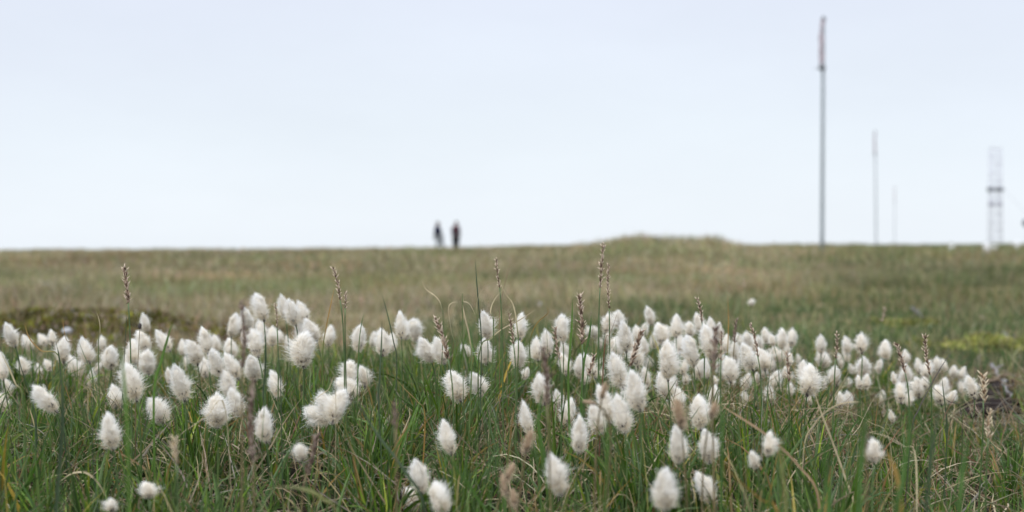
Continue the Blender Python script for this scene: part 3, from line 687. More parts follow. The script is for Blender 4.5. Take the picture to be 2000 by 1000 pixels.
# ------------------------------------------------------------------ cotton heads
def fluff(kind, seed):
    """unit head: base at the origin, tip at z = 1, radius about .42"""
    r = np.random.default_rng(seed)
    N = {'egg': 4400, 'round': 4200, 'ragged': 1900, 'small': 3000, 'brown': 900, 'blown': 3400}[kind]
    c = {'egg': r.uniform(.30, .43), 'round': .5, 'ragged': .45, 'small': .42, 'brown': .5, 'blown': .5}[kind]
    R = .43
    p0 = r.uniform(0, 6.28); asym = r.uniform(.05, .34); bx, by = r.normal(0, .12, 2); pw = r.uniform(1.6, 2.5)
    def env(t):
        lo = np.sqrt(np.clip(1 - (np.clip(c - t, 0, None) / (c + .06)) ** 2, 0, 1))
        hi = np.clip(1 - (np.clip(t - c, 0, None) / (1 - c)) ** (pw if kind != 'round' else 3.0), 0, 1) ** .78
        return R * np.where(t < c, lo, hi)
    K = 240
    # tufts of fibres, spread over the head
    kt = np.where(r.uniform(size=K) < .16, r.uniform(-.08, .12, K), r.uniform(-.04, 1, K)); kp = r.uniform(0, 2 * np.pi, K); kk = r.uniform(.78, 1.13, K) * (1 + .22 * (r.uniform(size=K) < .1))
    if kind in ('ragged', 'blown'): kk = r.uniform(.65, 1.3, K)
    i = r.integers(0, K, N)
    t1 = np.clip(kt[i] + r.normal(0, .05, N), -.06, 1.0); ph = kp[i] + r.normal(0, .2, N)
    rr = np.maximum(env(t1), .05) * kk[i] * r.uniform(.60, 1.16, N) * (1 + asym * np.cos(ph - p0))
    stray = r.uniform(size=N) < (.15 if kind != 'ragged' else .28)
    rr = np.where(stray, rr * r.uniform(1.08, 1.62, N), rr)
    zz = np.where(stray, t1 + r.uniform(-.05, .12, N), t1)
    t0 = np.clip(t1 * r.uniform(.55, .95, N) , 0.04, .72)
    E = np.stack([np.cos(ph) * rr, np.sin(ph) * rr, zz], 1)
    S0 = np.stack([np.cos(ph) * .06, np.sin(ph) * .06, t0], 1)
    Cc = np.stack([np.cos(ph) * rr * .62, np.sin(ph) * rr * .62, t0 + (zz - t0) * .42], 1)
    E += r.normal(0, .03, E.shape)
    E[:, 0] += bx * np.clip(E[:, 2], 0, 2) ** 1.5; E[:, 1] += by * np.clip(E[:, 2], 0, 2) ** 1.5
    dn = np.clip(.2 - t1, 0, 1)[:, None] * np.stack([np.cos(ph) * .25, np.sin(ph) * .25, -.55 + 0 * ph], 1) * r.uniform(0, 1, (N, 1))
    E += dn
    if kind == 'brown':
        E[:, 2] -= .12; E[:, 0] += .1 * (E[:, 2] - .5)
    k = 5; t = np.linspace(0.15, 1, k)[None, :, None]
    P = S0[:, None] * (1 - t) ** 2 + 2 * Cc[:, None] * t * (1 - t) + E[:, None] * t * t
    cw = r.normal(0, .03, (N, 1, 3)) * np.where(stray, 2.2, 1)[:, None, None] * np.sin(np.pi * t); P += cw + r.normal(0, .006, P.shape) * t
    W = np.broadcast_to(np.linspace(.015, .0032, k)[None], (N, k)) * r.uniform(.7, 1.3, (N, 1))
    if kind == 'brown':
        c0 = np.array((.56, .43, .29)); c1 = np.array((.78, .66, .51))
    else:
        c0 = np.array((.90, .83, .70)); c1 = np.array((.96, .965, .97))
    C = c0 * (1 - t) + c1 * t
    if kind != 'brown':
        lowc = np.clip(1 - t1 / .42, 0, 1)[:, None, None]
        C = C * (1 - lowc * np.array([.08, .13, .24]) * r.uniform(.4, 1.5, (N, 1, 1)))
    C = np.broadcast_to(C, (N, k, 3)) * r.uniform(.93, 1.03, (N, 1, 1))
    if kind == 'brown': C = C * r.uniform(.6, 1.2, (N, 1, 1))
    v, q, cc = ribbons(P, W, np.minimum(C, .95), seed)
    mb = MB(); mb.add(v, q, (), cc)
    # soft inner body
    seg, rings = 20, 14; V = []
    for a in range(rings + 1):
        tt = -.02 + .98 * a / rings * .97
        for b in range(seg):
            an = 2 * math.pi * b / seg
            q_ = float(env(np.array(tt))) * (.60 if kind not in ('ragged', 'brown') else .36) * (1 + .10 * r.uniform(-1, 1))
            q_ = max(q_, .015)
            V.append((math.cos(an) * q_ + bx * max(tt, 0) ** 1.5, math.sin(an) * q_ + by * max(tt, 0) ** 1.5, .04 + tt * .86))
    Q = [(a * seg + b, a * seg + (b + 1) % seg, (a + 1) * seg + (b + 1) % seg, (a + 1) * seg + b) for a in range(rings) for b in range(seg)]
    V = np.array(V); tcol = V[:, 2:3]
    body = (.94, .90, .82) if kind != 'brown' else (.60, .47, .34)
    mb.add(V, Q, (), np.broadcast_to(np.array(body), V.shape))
    return mb.mesh('cotton_fluff', smooth=True, col=True)

def bract(seed, ragged=False):
    r = np.random.default_rng(seed); mb = MB()
    n = 9
    for i in range(n):
        a = 2 * math.pi * i / n + r.uniform(-.2, .2); L = r.uniform(.22, .38); sp = r.uniform(.45, 1.1)
        w = .06
        ca, sa = math.cos(a), math.sin(a)
        pts = []
        for s in np.linspace(0, 1, 5):
            rad_ = .035 + L * math.sin(sp) * s * 1.0 + .02 * s; z = -.05 + L * math.cos(sp) * s
            ww = w * math.sin(math.pi * min(s * .8 + .2, 1)) + .002
            pts += [(ca * rad_ - sa * ww, sa * rad_ + ca * ww, z), (ca * rad_ + sa * ww, sa * rad_ - ca * ww, z)]
        mb.add(pts, [(j * 2, j * 2 + 1, j * 2 + 3, j * 2 + 2) for j in range(4)])
    mb.blob((0, 0, -.09), (.08, .08, .13), seg=8, rings=5)
    # nutlets and dark bristles caught low in the wool
    for i in range(60):
        a = r.uniform(0, 2 * math.pi); z = r.uniform(0, .18); q = r.uniform(.14, .37) * (.45 + z * 2.0)
        p = Vector((math.cos(a) * q, math.sin(a) * q, z))
        mb.tube([p, p + Vector((math.cos(a) * .035, math.sin(a) * .035, -.03 + r.uniform(-.03, .05)))], [.013, .004], 4)
    return mb.mesh('bract', smooth=True)

KINDS = {'e': [fluff('egg', s) for s in range(1, 13)], 'r': [fluff('round', s) for s in (21, 22)], 'x': [fluff('ragged', s) for s in (31, 32, 33)],
         's': [fluff('small', s) for s in (41, 42)], 'n': [fluff('brown', s) for s in (51, 52)], 'b': [fluff('blown', s) for s in (61, 62)]}
for k_, l_ in KINDS.items():
    for me in l_: me.materials.append(M['fluff'])
BR = [bract(s) for s in range(4)]
for me in BR: me.materials.append(M['bract'])

COLS = [(150, 'near the left edge'), (330, 'below the tall left spike'), (480, 'left of the topmost tufts'), (700, 'beneath the topmost tufts'),
        (905, 'below the two walkers'), (1120, 'right of the two walkers'), (1300, 'below the mound left end'), (1440, 'below the mound right end'),
        (1570, 'left of the tall pole'), (1690, 'under the tall pole'), (1800, 'left of the mast'), (9999, 'under the lattice mast')]
ROWS = [(655, 'rearmost row'), (690, 'back row'), (735, 'second row'), (785, 'middle row'), (850, 'lower row'), (9999, 'front row')]
ORD = ['leftmost', 'second', 'third', 'fourth', 'fifth', 'sixth', 'seventh', 'eighth', 'ninth', 'tenth', 'eleventh', 'twelfth', 'thirteenth', 'fourteenth', 'fifteenth', 'sixteenth', 'seventeenth', 'eighteenth']
cells = {}
for i, h in enumerate(H_):
    cx, cy = (h[0] + h[2]) / 2, (h[1] + h[3]) / 2
    c = next(n for x, n in COLS if cx < x); r_ = next(n for y, n in ROWS if cy < y)
    cells.setdefault((c, r_), []).append((cx, i))
label = {}
for (c, r_), l in cells.items():
    l.sort()
    for rank, (cx, i) in enumerate(l):
        tx, ty, bx, by, w, kd = H_[i]
        ln = math.hypot(tx - bx, ty - by)
        size = 'large' if ln > 55 else 'small' if ln < 32 else 'mid-sized'
        tilt = math.degrees(math.atan2(bx - tx, by - ty))
        if kd == 'n': size = 'withered brown'
        adj = {'x': 'ragged', 'b': 'windblown', 'r': 'rounded', 's': 'soft', 'n': '', 'e': 'plump' if w / ln > .68 else 'slender' if w / ln < .56 else 'egg-shaped'}[kd]
        lean = 'left-leaning' if tilt > 14 else 'right-leaning' if tilt < -9 else ''
        what = 'cotton tuft' if kd != 'n' else 'cotton head'
        pos = ('leftmost' if rank == 0 else ORD[rank] + ' from left') if len(l) > 1 else 'alone'
        label[i] = ' '.join(' '.join([size, adj, lean, what + ',', pos, 'in', r_, c]).split())

# two heads made of a white top over a brown withered one share one stalk position; each head keeps its own stem
for i, (tx, ty, bx, by, w, kd) in enumerate(H_):
    ln = math.hypot(tx - bx, ty - by)
    d = head_d(H_[i])
    tip = at(tx, ty, d); base = at(bx, by, d)
    axis = tip - base; Lh = axis.length
    axis.y += random.uniform(-.3, .3) * Lh; axis.x += random.uniform(-.1, .06) * Lh
    axis.normalize()
    gx0 = base.x - axis.x * random.uniform(.01, .05) + random.uniform(-.012, .012)
    gy0 = d + random.uniform(-.015, .03)
    g0 = Vector((gx0, gy0, float(terrain(gx0, gy0))))
    if base.z < g0.z + .02:
        g0.z = base.z - .03
    root = empty('cotton_grass', g0, label[i], 'cotton grass', 'cotton grass plants in fluffy seed')
    # stem, in the plant's own coordinates
    b = base - g0
    p1 = Vector((b.x * .25, b.y * .25, b.z * .55)); p2 = b - axis * min(.04, b.z * .25)
    pts = []
    for s in np.linspace(0, 1, 9):
        s = float(s)
        pts.append((1 - s) ** 3 * Vector((0, 0, -.012)) + 3 * (1 - s) ** 2 * s * p1 + 3 * (1 - s) * s * s * p2 + s ** 3 * b)
    rr_ = random.uniform(.0008, .00115) * (1 if ln > 25 else .8)
    MB().tube(pts, [rr_ * (1.15 - .3 * j / 8) for j in range(9)], 6).build('stem', M['stem'] if kd != 'n' else M['drystem'], root)
    me = random.choice(KINDS[kd])
    hd = link('seed_head', me, None, root)
    q = axis.to_track_quat('Z', 'Y').to_matrix().to_4x4()
    wr = min(max(w / ln, .42), 1.25)
    if kd in 'sb': wr *= .95
    if kd == "n": wr *= 1.08
    sx = Lh * wr / .84 * random.uniform(.86, .98)
    hd.matrix_local = Matrix.Translation(b) @ q @ Matrix.Rotation(random.uniform(0, 6.28), 4, 'Z') @ Matrix.Diagonal((sx, sx * random.uniform(.88, 1.1), Lh * 1.0, 1))
    br = link('bract', random.choice(BR), None, hd)
print('heads', len(H_))

# one far white tuft, blurred, standing alone in the meadow
def lone(px, py, d, sz, lab):
    c = at(px, py, d); gz_ = float(terrain(c.x, c.y))
    root = empty('cotton_grass', (c.x, c.y, gz_), lab, 'cotton grass', 'cotton grass plants in fluffy seed')
    b = Vector((0, 0, max(c.z - gz_ - sz / 2, .02)))
    MB().tube([(0, 0, -.01), b * .5 + Vector((.003, 0, 0)), b], .0009).build('stem', M['stem'], root)
    hd = link('seed_head', KINDS['r'][0], None, root)
    hd.matrix_local = Matrix.Translation(b) @ Matrix.Diagonal((sz * 1.15, sz * 1.15, sz, 1))
    link('bract', BR[0], None, hd)
lone(1468, 590, 5.2, .022, 'tiny blurred white tuft alone in the meadow, far behind the others')

# ------------------------------------------------------------------ brown seed spikes
def spike(px0, py0, px1, py1, w, d, lab, tone='brown', n=None, name='seed_spike', foot=None):
    tip = at(px0, py0, d); base = at(px1, py1, d)
    ax = (tip - base); L = ax.length; ax.normalize()
    gx0 = base.x - ax.x * .05 + (random.uniform(-.006, .006)) if foot is None else at(foot, py1, d).x
    gy0 = d + random.uniform(-.01, .02)
    g0 = Vector((gx0, gy0, float(terrain(gx0, gy0))))
    if base.z < g0.z + .02: g0.z = base.z - .04
    root = empty(name, g0, lab, 'grass spike', 'brown seed spikes standing among the cotton grass')
    b = base - g0; t = tip - g0
    p1 = Vector((b.x * .3, b.y * .3, b.z * .5)); p2 = b - ax * .04
    pts = [(1 - s) ** 3 * Vector((0, 0, -.01)) + 3 * (1 - s) ** 2 * s * p1 + 3 * (1 - s) * s * s * p2 + s ** 3 * b for s in [j / 8 for j in range(9)]]
    bend = Vector((ax.z, 0, -ax.x)) * L * random.uniform(-.05, .05)
    def axp(s): return b + (t - b) * s + bend * math.sin(math.pi * s)
    st = MB().tube(pts, [.0012 - .00004 * j for j in range(9)], 6)
    st.build('stalk', M['stem'] if tone != 'dry' else M['drystem'], root)
    mb = MB(); rs = np.random.default_rng(int(px0 * 7 + py0))
    mb.tube([axp(j / 8) for j in range(9)], [.0008 - .00006 * j for j in range(9)], 5, c=(.11, .075, .05))
    half = w / F * d * .5
    n = n or max(18, int(L / .0015))
    cols = {'brown': [(.17, .115, .08), (.26, .19, .135), (.42, .34, .27), (.11, .07, .05)],
            'pale': [(.45, .36, .24), (.33, .24, .15), (.48, .41, .30), (.20, .13, .08)],
            'dry': [(.18, .13, .10), (.26, .20, .15), (.12, .08, .065), (.30, .24, .2)]}[tone]
    for i in range(n):
        s = (i + rs.uniform(0, .8)) / n
        a = i * 2.4 + rs.uniform(-.4, .4)
        gap = .55 + .45 * math.sin(s * 19 + px0)
        out_ = half * (.42 + .5 * rs.uniform()) * (1 - .35 * s) * gap
        side = Vector((math.cos(a), math.sin(a) * .9, 0))
        c = axp(s) + side * out_ * .6
        dr = (ax * rs.uniform(.6, 1.2) + side * rs.uniform(.2, .9)).normalized()
        ln_ = rs.uniform(.0040, .0066) * (w / 14) ** .4 * (half / .0055) ** .5
        rot = dr.to_track_quat('Z', 'Y').to_matrix()
        mb.blob(c, (ln_ * .26, ln_ * .22, ln_ * .66), rot, 6, 5, col=cols[rs.integers(4)])
        if rs.uniform() < .75:   # open pale glume
            e = c + dr * ln_ * 1.2
            mb.tube([c, (c + e) * .5 + side * .0006, e + side * .0012], [.0009, .0008, .0002], 4, c=np.array(cols[2]) * 1.35)
    mb.build('spikelets', M['seed'], root, col=True)
    return root

SP = [
 (243, 521, 250, 590, 17, 2.0, 'tallest brown seed spike at left, standing alone against the tawny meadow', 'brown', 262),
 (650, 522, 664, 586, 10, 2.05, 'thin nodding brown spike right of the topmost cotton tufts', 'brown', 674),
 (675, 570, 674, 602, 7, 2.05, 'short slender spike just right of the nodding one', 'brown', 676),
 (970, 505, 976, 562, 8, 2.05, 'dark thin spike rising out of curled bleached blades, centre', 'brown', 984),
 (1179, 476, 1172, 562, 11, 2.05, 'highest spike of all, its tip reaching the skyline beside the mound', 'brown', 1168),
 (1189, 516, 1190, 602, 9, 2.15, 'slender spike right beside the highest one', 'brown', 1193),
 (1132, 576, 1137, 668, 17, 1.95, 'thick dense pinkish brown spike below and left of the highest spike', 'brown', 1140),
 (849, 620, 874, 700, 17, 1.9, 'dark left-tilting spike crossing two cotton tufts below the walkers', 'brown', 888),
 (994, 612, 1003, 672, 10, 1.95, 'thin dark spike touching the left side of a cotton tuft', 'brown', 1008),
 (1060, 680, 1068, 790, 20, 1.35, 'big out-of-focus brown spike in the foreground right of centre', 'dry', 1082),
 (1084, 640, 1093, 702, 12, 1.85, 'brown spike in front of a broad bristly cotton tuft', 'brown', 1096),
 (1160, 694, 1149, 732, 15, 1.95, 'short brown spike crossing in front of two paired tufts', 'brown', 1146),
 (1254, 648, 1232, 712, 19, 1.85, 'loose right-tilting spike in front of the crowded tufts', 'brown', 1222),
 (1362, 584, 1371, 628, 11, 2.2, 'spike with pale tip behind the rear tufts below the mound', 'brown', 1374),
 (1397, 640, 1393, 720, 22, 1.45, 'broad blurred brown spike in front of the densest tufts', 'dry', 1398),
 (1410, 646, 1408, 704, 9, 1.75, 'narrow dark spike immediately right of the broad blurred one', 'brown', 1412),
 (1465, 632, 1480, 695, 11, 2.1, 'dark zigzag spike between tufts left of the tall pole', 'brown', 1488),
 (1634, 650, 1632, 700, 9, 2.1, 'thin dark spike between tufts just right of the tall pole', 'brown', 1622),
 (1750, 670, 1768, 728, 14, 2.0, 'left-tilting reddish spike covering two tufts under the mast side', 'brown', 1774),
 (1806, 655, 1817, 732, 12, 2.0, 'upright spike left of the dark slanting blade', 'brown', 1821),
 (1919, 730, 1921, 782, 19, 1.85, 'golden open spike beside the ragged tuft at the ribbed mat', 'pale', 1917),
 (496, 745, 495, 900, 18, 1.35, 'long blurred dark spike in the foreground below the topmost tufts', 'dry', 500),
 (470, 590, 472, 720, 14, 1.4, 'tall blurred grey-brown spike in front of the left tufts', 'dry', 474),
 (617, 850, 598, 925, 16, 1.5, 'loose mauve-brown spike beside the small round tuft near the bottom', 'dry', 592),
 (769, 788, 772, 835, 13, 1.3, 'blurred olive-brown spike on a thick stalk left of the lower middle', 'dry', 774),
 (341, 855, 345, 905, 15, 1.35, 'blurred pale-topped spike in the lower left foreground', 'pale', 342),
 (1936, 800, 1931, 855, 13, 1.7, 'pale green-gold spike low in the right foreground', 'pale', 1930),
 (1728, 600, 1722, 628, 8, 3.6, 'small dark blurred spike in the meadow right of the poles', 'brown', 1720),
 (1536, 690, 1540, 742, 14, 2.0, 'reddish brown spike under the double tuft left of the pole', 'brown', 1542),
 (1440, 622, 1435, 668, 12, 2.5, 'dull drooping spike behind the tufts right of the mound', 'dry', 1430),
 (537, 592, 541, 640, 6, 2.1, 'hair-thin dark spike between the two topmost groups of tufts', 'brown', 543),
 (1690, 835, 1692, 875, 15, 1.2, 'soft dark spike in the blurred lower right foreground', 'dry', 1688),
 (1452, 545, 1455, 562, 6, 4.2, 'tiny dark seed head in the meadow above the densest tufts', 'brown', 1456),
]
for a in SP: spike(*a[:6], a[6], a[7], foot=a[8])
# small closed dark bud
c = at(273, 637, 1.95); g0 = at(264, 760, 1.95); g0.z = float(terrain(g0.x, g0.y))
root = empty('sedge_bud', g0, 'small dark brown bud on a thin stalk in front of the left tufts', 'flower bud')
b = c - g0
MB().tube([(0, 0, -.01), b * .5 + Vector((-.003, 0, 0)), b], [.001, .0008, .0005]).build('stalk', M['drystem'], root)
mb = MB(); mb.blob(b, (.0024, .0022, .0042), seg=8, rings=7, noise=.12)
for i in range(5):
    a = i * 1.3; mb.tube([b + Vector((0, 0, -.002)), b + Vector((.0022 * math.cos(a), .0022 * math.sin(a), .0035))], [.0008, .0002], 4)
mb.build('bud', M['bract'], root)

# ------------------------------------------------------------------ pale stones, mat, twigs
def stone(px, py, d, sx, sz, lab, seed):
    c = at(px, py, d); y = d
    z = float(terrain(c.x, y)) + .01
    sx *= .8; sz *= .6
    mb = MB(); mb.blob((0, 0, 0), (sx, sx * .7, sz), Matrix.Rotation(seed, 3, 'Z'), 14, 9, noise=.2, seed=seed)
    o = mb.build('stone', M['stone']); o.location = (c.x, y, z)
    tag(o, lab, 'stone', 'pale stones in the moss and meadow')
stone(131, 613, 6.05, .030, .026, 'brightest pale stone low on the dark moss bank', 1)
stone(118, 595, 6.4, .034, .018, 'flat pale stone on top of the moss bank above the bright one', 2)
stone(86, 602, 6.25, .018, .014, 'small grey stone left of the two pale ones on the moss bank', 3)
stone(175, 600, 6.5, .030, .016, 'greyish flat stone at the right end of the moss bank', 4)
stone(90, 547, 13.5, .07, .05, 'pale blurred lump in the meadow above the moss bank', 5)
stone(70, 610, 6.15, .016, .013, 'faint mauve pebble at the left of the moss bank', 6)
stone(324, 633, 5.6, .026, .020, 'pale stone half hidden between the left tufts, right of the bank', 7)
stone(1052, 583, 9.5, .035, .03, 'faint pale stone in the meadow behind the central blades', 8)

# dark ribbed mat half buried at the right
mx0, my0 = 1.275, 3.80
root = empty('ribbed_mat', (mx0, my0, float(terrain(mx0, my0))), 'dark brown ribbed mat half buried in the grass at the right', 'ground mat')
mb = MB()
N_ = 22
def mx_(x, y): return x + .335 * y
def mz(x, y): return float(terrain(mx0 + x, my0 + y)) - float(terrain(mx0, my0))
sheet = []; SQ = []
xs = np.linspace(-.06, .075, 12); ys = np.linspace(-.55, .42, 30)
for yy in ys:
    for xx in xs: sheet.append((xx + .34 * yy, yy, mz(xx + .34 * yy, yy) + .006))
for a in range(29):
    for b_ in range(11): SQ.append((a * 12 + b_, a * 12 + b_ + 1, (a + 1) * 12 + b_ + 1, (a + 1) * 12 + b_))
MB().add(sheet, SQ).build('backing', M['rib'], root)
for i in range(N_):
    yy = -.53 + .93 * i / (N_ - 1)
    mb.tube([(xx + .34 * yy, yy + .012 * math.sin(xx * 7 + i), mz(xx + .34 * yy, yy) + .016 + .004 * math.sin(i * 1.7)) for xx in np.linspace(-.055 + .01 * (i % 3), .073 - .012 * (i % 4), 8)], .0095, 8)
mb.build('ribs', M['rib'], root)

def twig(pts, r, lab, mat='twig'):
    P = [at(px, py, d) for px, py, d in pts]
    for p in P: p.z = max(p.z, float(terrain(p.x, p.y)) + .02)
    g0 = P[0].copy()
    path = []
    for i in range(len(P) - 1):
        for s in range(4): path.append(P[i].lerp(P[i + 1], s / 4) + Vector((random.uniform(-1, 1), random.uniform(-1, 1), random.uniform(-.5, 1))) * r * .8)
    path.append(P[-1])
    n = len(path)
    mb = MB().tube([p - g0 for p in path], [r * (1 - .5 * i / n) for i in range(n)], 7)
    q = path[n // 2] - g0
    mb.tube([q, q + Vector((.03, .01, .012))], [r * .6, r * .2], 5)
    o = mb.build('twig', M[mat]); o.location = g0
    tag(o, lab, 'twig', 'weathered twigs about the ribbed mat')
twig([(1958, 742, 3.95), (1966, 760, 3.75), (1976, 782, 3.55)], .006, 'pale twig lying across the right side of the ribbed mat')
twig([(1938, 712, 4.4), (1944, 722, 4.3), (1949, 738, 4.1)], .0065, 'short pale twig at the far edge of the ribbed mat')
twig([(1878, 748, 3.9), (1883, 758, 3.8), (1889, 776, 3.6)], .006, 'pale twig left of the mat, behind the ragged tuft')
twig([(1958, 660, 6.3), (1970, 672, 6.0), (1980, 688, 5.6)], .009, 'thicker pale twig beyond the yellow moss at the right edge')
twig([(1928, 748, 3.9), (1950, 739, 4.0), (1972, 731, 4.1)], .005, 'brown twig lying over the middle of the ribbed mat', 'browntwig')
twig([(1780, 612, 9.0), (1792, 624, 8.6), (1800, 640, 8.0)], .009, 'faint pale twig in the meadow left of the yellow moss')

# ------------------------------------------------------------------ marker poles
def pole(px, d, ytop, ysl, lean, lab, rp, bow):
    x = (px - 1000) / F * d
    z0 = float(terrain(x, d)); top = H - (ytop - HZ) / F * d; zs = H - (ysl - HZ) / F * d
    root = empty('marker_pole', (x, d, z0), lab, 'pole', 'slim marker poles across the tundra')
    hgt = top - z0; hs = zs - z0
    def X(z): return lean * z / hgt
    MB().tube([(X(z), 0, z) for z in np.linspace(-.1, hgt, 10)], [rp * (1.05 - .35 * i / 9) for i in range(10)], 10).build('pole', M['pole'], root)
    # red cloth wound round the top, haze put into its colour
    V = []; seg = 14; rings = 26
    for i in range(rings + 1):
        s = i / rings; z = hs + (hgt + .03 - hs) * s
        cx = X(z) - bow * math.sin(math.pi * min(s * .9, 1)) * .6 - bow * .5 * (1 - s)
        for j in range(seg):
            a = 2 * math.pi * j / seg
            r = rp * (1.05 + .3 * math.sin(3 * a + 9 * s) + .25 * math.sin(a * 2 - 17 * s)) * (1 - .25 * s) + .004
            V.append((cx + math.cos(a) * r, math.sin(a) * r, z))
    Q = [(i * seg + j, i * seg + (j + 1) % seg, (i + 1) * seg + (j + 1) % seg, (i + 1) * seg + j) for i in range(rings) for j in range(seg)]
    MB().add(V, Q).build('streamer', M['streamer'], root)
    mb = MB().tube([(X(hs) - bow * .5, 0, hs - .05), (X(hs) - bow * .5, 0, hs + .04)], [rp * 1.7, rp * 1.5], 10)
    mb.tube([(X(hs), 0, hs), (X(hs) - rp * 4, 0, hs - .03)], [.01, .006], 6)
    mb.build('clamp', M['darksteel'], root)
    MB().tube([(X(hgt), 0, hgt), (X(hgt) + .004, 0, hgt + .05), (X(hgt) + .004, 0, hgt + .08)], [rp * 1.1, rp * .9, rp * .3], 10).build('cap', M['darksteel'], root)
pole(1605.5, 25, 40, 131, .02, 'tallest grey pole with haze-paled red streamer, nearest of the poles', .036, .035)
pole(1711.5, 52, 259, 300, -.05, 'second pole, shorter and paler, with haze-paled pink top', .026, .02)
pole(1747.5, 92, 366, 392, 0, 'smallest faintest pole, right of the pink-topped one', .022, .01)

# ------------------------------------------------------------------ lattice mast
d = 60.0; px = 1944
x = (px - 1000) / F * d; z0 = float(terrain(x, d)); top = H - (290 - HZ) / F * d - z0
root = empty('lattice_mast', (x, d, z0), 'pale grey lattice mast with dark instrument arms near the right edge', 'mast')
hw = .20
for sx in (-1, 1):
    for sy in (-1, 1):
        MB().tube([(sx * hw * 1.12, sy * hw, -.1), (sx * hw, sy * hw, top * .5), (sx * hw * .98, sy * hw, top - (.0 if sx < 0 else .02))], .013, 8).build('leg', M['steel'], root)
nst = 12
for f_, (ax_, sg) in enumerate(((0, -1), (0, 1), (1, -1), (1, 1))):
    mb = MB()
    for i in range(nst):
        za, zb = top * i / nst, top * (i + 1) / nst
        s = 1 if i % 2 else -1
        if ax_ == 0: mb.tube([(-hw * s, hw * sg, za), (hw * s, hw * sg, zb)], .005, 6).tube([(-hw, hw * sg, zb - .004), (hw, hw * sg, zb - .004)], .008, 6)
        else: mb.tube([(hw * sg, -hw * s, za), (hw * sg, hw * s, zb)], .005, 6).tube([(hw * sg, -hw, zb - .004), (hw * sg, hw, zb - .004)], .008, 6)
    mb.build('bracing', M['steel'], root)
def zz_(py): return H - (py - HZ) / F * d - z0
arm = MB().box(-.34, .36, -.05, .05, zz_(371) - .03, zz_(371) + .03, .01).build('instrument_arm', M['darksteel'], root, smooth=False)
for sx, w_ in ((-.20, .11), (.17, .12)):
    MB().box(sx - w_, sx + w_, -.14, .14, zz_(374), zz_(365), .02).build('instrument_box', M['darksteel'], arm, smooth=False)
arm2 = MB().box(-.30, .30, -.04, .04, zz_(398) - .02, zz_(398) + .02, .01).build('instrument_arm', M['steel'], root, smooth=False)
MB().box(-.26, -.10, -.12, .12, zz_(401), zz_(393), .02).build('instrument_box', M['steel'], arm2, smooth=False)
MB().box(.12, .26, -.12, .12, zz_(401), zz_(394), .02).build('instrument_box', M['steel'], arm2, smooth=False)
MB().tube([(-hw, -hw, top), (-hw, -hw, top + .12)], [.018, .008], 6).build('aerial', M['steel'], root)
for sx, ex in ((1, 1.9),):
    MB().tube([(hw, 0, zz_(362)), (ex, .3, zz_(440)), (ex + .9, .5, -.1)], .006, 5).build('guy_wire', M['steel'], root)

def stake(px, py_b, d, h, w, lab):
    x = (px - 1000) / F * d; z = float(terrain(x, d))
    root = empty('marker_stake', (x, d, z), lab, 'marker stake', 'short white stakes near the mast')
    MB().box(-w / 2, w / 2, -w / 2, w / 2, -.05, h, w * .2).build('post', M['white'], root, smooth=False)
    MB().box(-w * .62, w * .62, -w * .62, w * .62, h, h + w * .25, w * .2).build('cap', M['white'], root, smooth=False)
stake(1927, 497, 23, .17, .09, 'tallest white stake, just left of the foot of the mast')
stake(1942, 492, 27, .09, .09, 'low white stake directly in front of the mast foot')
stake(1858, 488, 30, .12, .10, 'white stake left of the mast, apart from the others')
stake(1986, 490, 30, .16, .10, 'white stake closest to the right edge of the picture')
# instrument on its own post, cut by the right edge
d = 40; x = (2003 - 1000) / F * d; z0 = float(terrain(x, d))
root = empty('instrument_post', (x, d, z0), 'dark round instrument on a thin post, cut off by the right edge', 'instrument')
zc = H - (435 - HZ) / F * d - z0
MB().tube([(0.03, 0, -.1), (0.03, 0, zc)], .012, 8).build('post', M['steel'], root)
MB().blob((0, 0, zc), (.09, .09, .12), seg=14, rings=10).build('housing', M['darksteel'], root)

# ------------------------------------------------------------------ people
def skin_obj(name, J, E, mat, parent, sub=1, root_i=0, fat=1.0):
    me = bpy.data.meshes.new(name)
    me.from_pydata([j[:3] for j in J], E, [])
    o = link(name, me, mat, parent)
    md = o.modifiers.new('skin', 'SKIN'); md.use_smooth_shade = True
    sk = me.skin_vertices[0].data
    for i, j in enumerate(J):
        r = j[3] * fat; sk[i].radius = (r, (j[4] if len(j) > 4 else j[3]) * fat); sk[i].use_root = (i == root_i)
    s = o.modifiers.new('sub', 'SUBSURF'); s.levels = s.render_levels = sub
    return o

def hand(J, E, wrist_i, wr, dirv, side):
    """palm and five curled fingers growing from the wrist"""
    wr = Vector(wr); dv = Vector(dirv).normalized()
    sd = dv.cross(Vector((0, 1, 0)));  sd = sd.normalized() if sd.length > .1 else Vector((1, 0, 0))
    palm = wr + dv * .05; J.append((*palm, .026, .016)); pi_ = len(J) - 1; E.append((wrist_i, pi_))
    for k_, L in enumerate((.070, .078, .073, .058)):
        off = sd * (.013 * (k_ - 1.5))
        a = palm + off + dv * .035; b = a + dv * L * .5 + Vector((0, .012, 0)); c_ = b + dv * L * .3 + Vector((0, .022, 0))
        n0 = len(J); J += [(*a, .009), (*b, .008), (*c_, .006)]; E += [(pi_, n0), (n0, n0 + 1), (n0 + 1, n0 + 2)]
    a = palm + sd * side * .03 - dv * .01; b = a + sd * side * .018 + dv * .03
    n0 = len(J); J += [(*a, .010), (*b, .008)]; E += [(pi_, n0), (n0, n0 + 1)]

